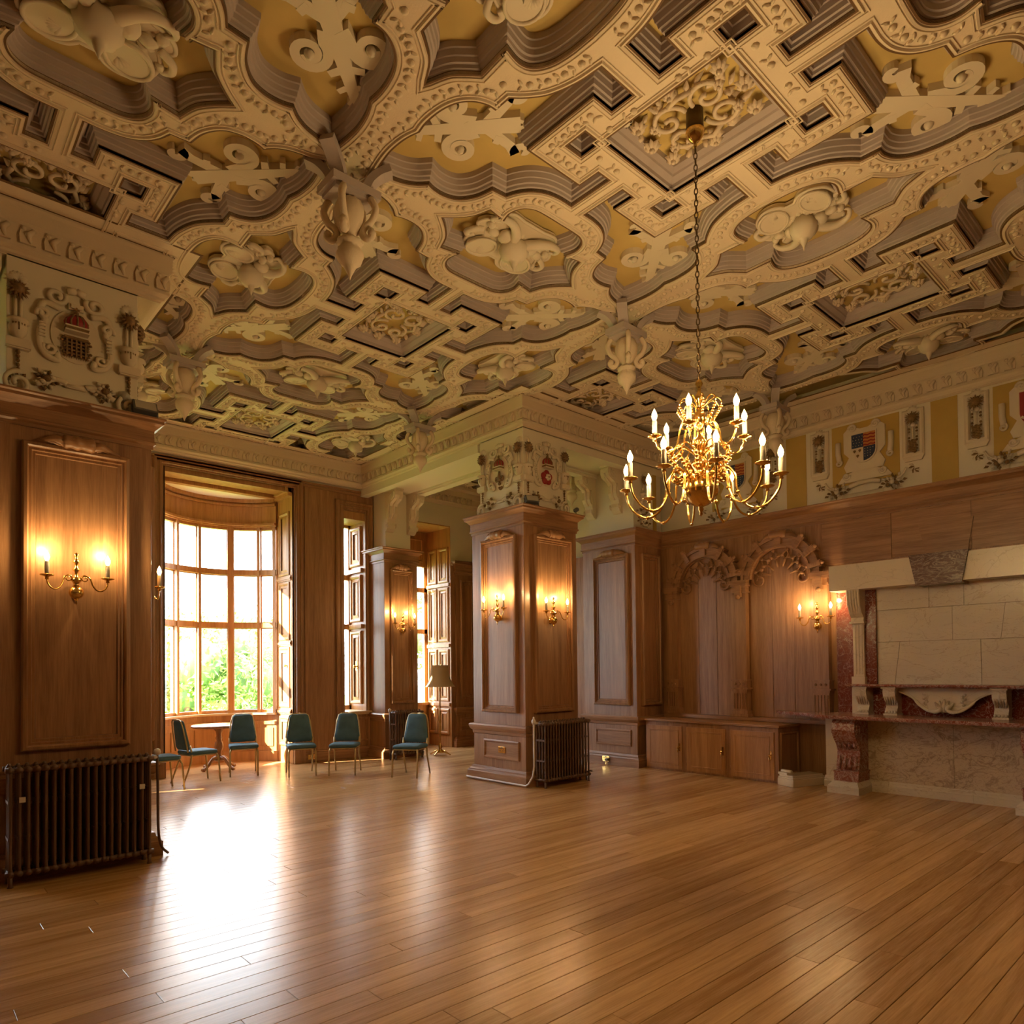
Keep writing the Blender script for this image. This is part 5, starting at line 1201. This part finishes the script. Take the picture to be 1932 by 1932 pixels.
# floor lamp
fl = tag(empty('floor_lamp', T(7.80, 10.62, 0)), 'brass floor lamp with a flared beige fabric shade beside the pilaster', 'lamp')
part('stem', BRASS, fl, lambda b: b.lathe([(.10, .05), (.05, .08), (.025, .12), (.04, .16), (.02, .20), (.014, .26), (.014, .60), (.025, .64), (.014, .68), (.013, 1.20), (.02, 1.25), (.01, 1.30), (.008, 1.50)], 14))
for k in range(4): part('foot', BRASS, fl, lambda b: b.tube([(.05, 0, .09), (.13, 0, .06), (.20, 0, .02), (.22, 0, .014)], [.018, .015, .014, .014], 8), RZ(.4 + k * pi / 2))
def shadefn(b):
    pr_ = [(.285, 1.30), (.278, 1.305), (.24, 1.36), (.205, 1.43), (.18, 1.52), (.165, 1.62), (.16, 1.70)]
    b.lathe(pr_, 48, 0, None, True, 24, .012, False); b.lathe([(r - .004, z) for r, z in pr_], 48, 0, None, True, 0, 0, False)
    b.tube([(.285 * cos(2 * pi * k / 40), .285 * sin(2 * pi * k / 40), 1.30) for k in range(40)], .006, 5, closed=True); b.tube([(.16 * cos(2 * pi * k / 40), .16 * sin(2 * pi * k / 40), 1.70) for k in range(40)], .005, 5, closed=True)
part('lamp_shade', SHADE, fl, shadefn)
part('shade_spider', BRASS, fl, lambda b: [b.tube([(0, 0, 1.50), (.16 * cos(a), .16 * sin(a), 1.68)], .003, 4) for a in (0, 2.1, 4.2)])
# flood lamps on the ledges, sensors, sockets
def flood(label, M):
    o = tag(empty('flood_lamp', M), label, 'flood lamp')
    part('housing', GREYB, o, lambda b: b.box(-.10, .10, -.035, .035, -.055, .055), RX(-.5), .006)
    part('lens', GLASSF, o, lambda b: (b.box(-.085, .085, -.04, -.034, -.043, .043)), RX(-.5))
    part('bracket', GREYB, o, lambda b: (b.box(-.11, -.10, -.01, .01, -.075, .01), b.box(.10, .11, -.01, .01, -.075, .01), b.box(-.11, .11, -.02, .06, -.085, -.072)))
flood('flat grey flood lamp on the ledge corner of the dark oak pillar', T(1.70, 6.70, 3.975))
flood('flat flood lamp on the ledge corner of the free-standing pillar', T(6.66, 6.88, 3.975) @ RZ(-.35))
def dome(label, M): tag(MB().lathe([(.001, .0), (.03, .01), (.045, .035), (.045, .05), (.05, .055), (.05, .07), (.001, .07)], 16, 0, RX(-pi / 2) @ T(0, 0, -.07)).build('sensor_dome', GLASSF, None, M), label, 'sensor')
dome('small clear dome sensor on the plaster above the dark oak pillar', FS(1.56, YPL + .09, 4.07)); dome('small clear dome sensor on the plaster above the free-standing pillar', FS(6.80, YP + .09, 3.99))
sp = tag(empty('spotlight', T(7.62, 6.92, 3.89)), 'tiny grey spotlight on the right end of the free-standing pillar ledge', 'spotlight')
part('stand', GREYB, sp, lambda b: (b.lathe([(.025, 0), (.02, .012), (.006, .015), (.006, .07)], 10)))
part('lamp_head', GREYB, sp, lambda b: b.lathe([(.02, -.04), (.03, -.03), (.032, .03), (.028, .04), (.001, .04)], 12, 0, T(0, 0, .09) @ RY(1.1)))
def socket(label, M, plug=False):
    o = tag(empty('wall_socket', M), label, 'socket')
    part('plate', BRASS, o, lambda b: b.box(-.075, .075, -.012, 0, -.045, .045), None, .004)
    for x in (-.035, .035): part('outlet', DARK, o, lambda b: (b.box(x - .004, x + .004, -.0135, -.011, .008, .022), b.box(x - .018, x - .006, -.0135, -.011, -.014, -.009), b.box(x + .006, x + .018, -.0135, -.011, -.014, -.009)))
    for x in (-.012, .012): part('switch', DARK, o, lambda b: b.box(x - .006, x + .006, -.017, -.011, .022, .038))
    if plug:
        part('plug', GREYB, o, lambda b: b.box(.015, .06, -.05, -.012, -.03, .01), None, .005)
        part('cable', BRASS, o, lambda b: [b.tube([(x, -.03, -.02), (x, -.04, -.10), (x + .01, -.05, -.16)], .006, 6) for x in (.02, .05)])
socket('brass double socket in the low panel of the free-standing pillar', FW(6.53 - .004, 7.40, .465))
socket('bright brass socket with plug on the pier skirting', FW(9.03 - .078, 7.52, .10), True)
socket('brass socket low on the wall behind the teal chairs', FS(5.60, YW - .052, .10))
# ------------------------------------------------------------------ outside
GZ = -3.2
g = MB(); g.box(-70, 90, YW + 1.4, 120, GZ - .3, GZ); tag(g.build('lawn', GRASS), 'green lawn beyond the windows', 'lawn', kind='structure')
def tree(label, x, y, h, r, mat, seed, n=9000):
    rr = random.Random(seed); o = tag(empty('garden_tree', T(x, y, GZ)), label, 'tree', 'trees outside the windows')
    part('trunk', BARK, o, lambda b: b.tube([(0, 0, 0), (.1, 0, h * .3), (0, .1, h * .75)], [.28, .2, .08], 8))
    b = MB(); cl = []
    for k in range(26):
        a = rr.uniform(0, 2 * pi); t = rr.uniform(0, 1) ** .8; zz = h * (.22 + .74 * t); q = r * (1.0 - .62 * abs(t - .35)) * sqrt(rr.random()); cl.append((q * cos(a), q * sin(a), zz, r * rr.uniform(.28, .46)))
    for k in range(n):
        cx_, cy_, cz, cr = rr.choice(cl); d = Vector((rr.gauss(0, 1), rr.gauss(0, 1), rr.gauss(0, 1))).normalized() * cr * rr.uniform(.75, 1.05)
        p = Vector((cx_, cy_, cz)) + d; s_ = rr.uniform(.05, .12) * (1 + r / 8); u_ = Vector((rr.gauss(0, 1), rr.gauss(0, 1), rr.gauss(0, 1))).normalized(); v_ = u_.orthogonal().normalized()
        b.add([p - u_ * s_, p - v_ * s_ * .5, p + u_ * s_, p + v_ * s_ * .5], [(0, 1, 2, 3)], 0)
    for cx_, cy_, cz, cr in cl[:14]: b.ball((cx_, cy_, cz), cr * .72, 8, 6, 1)
    f = b.build('foliage', [mat, LEAF2], o); return o
def at(px, py, dist):
    d = (px - 966) / F_PX * _r - (py - CY_PX) / F_PX * _u + _f
    k = dist / hypot(d.x, d.y); return Vector((0, 0, CAM_H)) + d * k
for lab, px, top, dist, r, m, sd in (('yellow-green tree at the left of the bay window view', 352, 1210, 30, 3.6, LEAF, 1), ('tall tree in the middle of the bay window view', 412, 1206, 40, 4.4, LEAF, 2),
     ('greyer green tree at the right of the bay window view', 466, 1208, 52, 5.4, LEAF2, 3), ('dark tree standing farther back behind the bay window trees', 505, 1215, 66, 6, LEAF2, 4),
     ('tree seen through the far aisle window', 803, 1155, 30, 2.6, LEAF, 5), ('dark tree farther left behind the bay window trees', 300, 1212, 80, 7, LEAF2, 6)):
    p = at(px, top, dist); tree(lab, p.x, p.y, p.z - GZ + .6, r, m, sd)
p = at(407, 1310, 96)
hs = tag(empty('garden_house', T(p.x, p.y, GZ)), 'tiny pale house with tiled roof far beyond the trees', 'house')
part('wall', WALLS, hs, lambda b: b.box(-2.5, 2.5, -2, 2, 0, 2.6)); part('roof', ROOFT, hs, lambda b: b.prism([(-2.8, 2.6), (2.8, 2.6), (0, 4.2)], -2.2, 2.2))
for x in (-1.2, 1.2): part('window', GREYB, hs, lambda b: b.box(x - .4, x + .4, -2.03, -2, .8, 1.9))
# stone parapet outside the aisle window
pz = tag(empty('stone_parapet', T(13.6, 20, GZ)), 'pale stone parapet with pierced panels outside the aisle window', 'parapet')
part('base', WALLS, pz, lambda b: b.box(-1.5, 3, -.2, .2, 0, 4.2)); part('coping', WALLS, pz, lambda b: b.box(-1.5, 3, -.28, .28, 5.05, 5.2))
for k in range(7): part('baluster', WALLS, pz, lambda b: b.lathe([(.10, 4.2), (.06, 4.35), (.11, 4.55), (.05, 4.85), (.10, 5.05)], 8, 0, T(-1.2 + k * .62, 0, 0)))
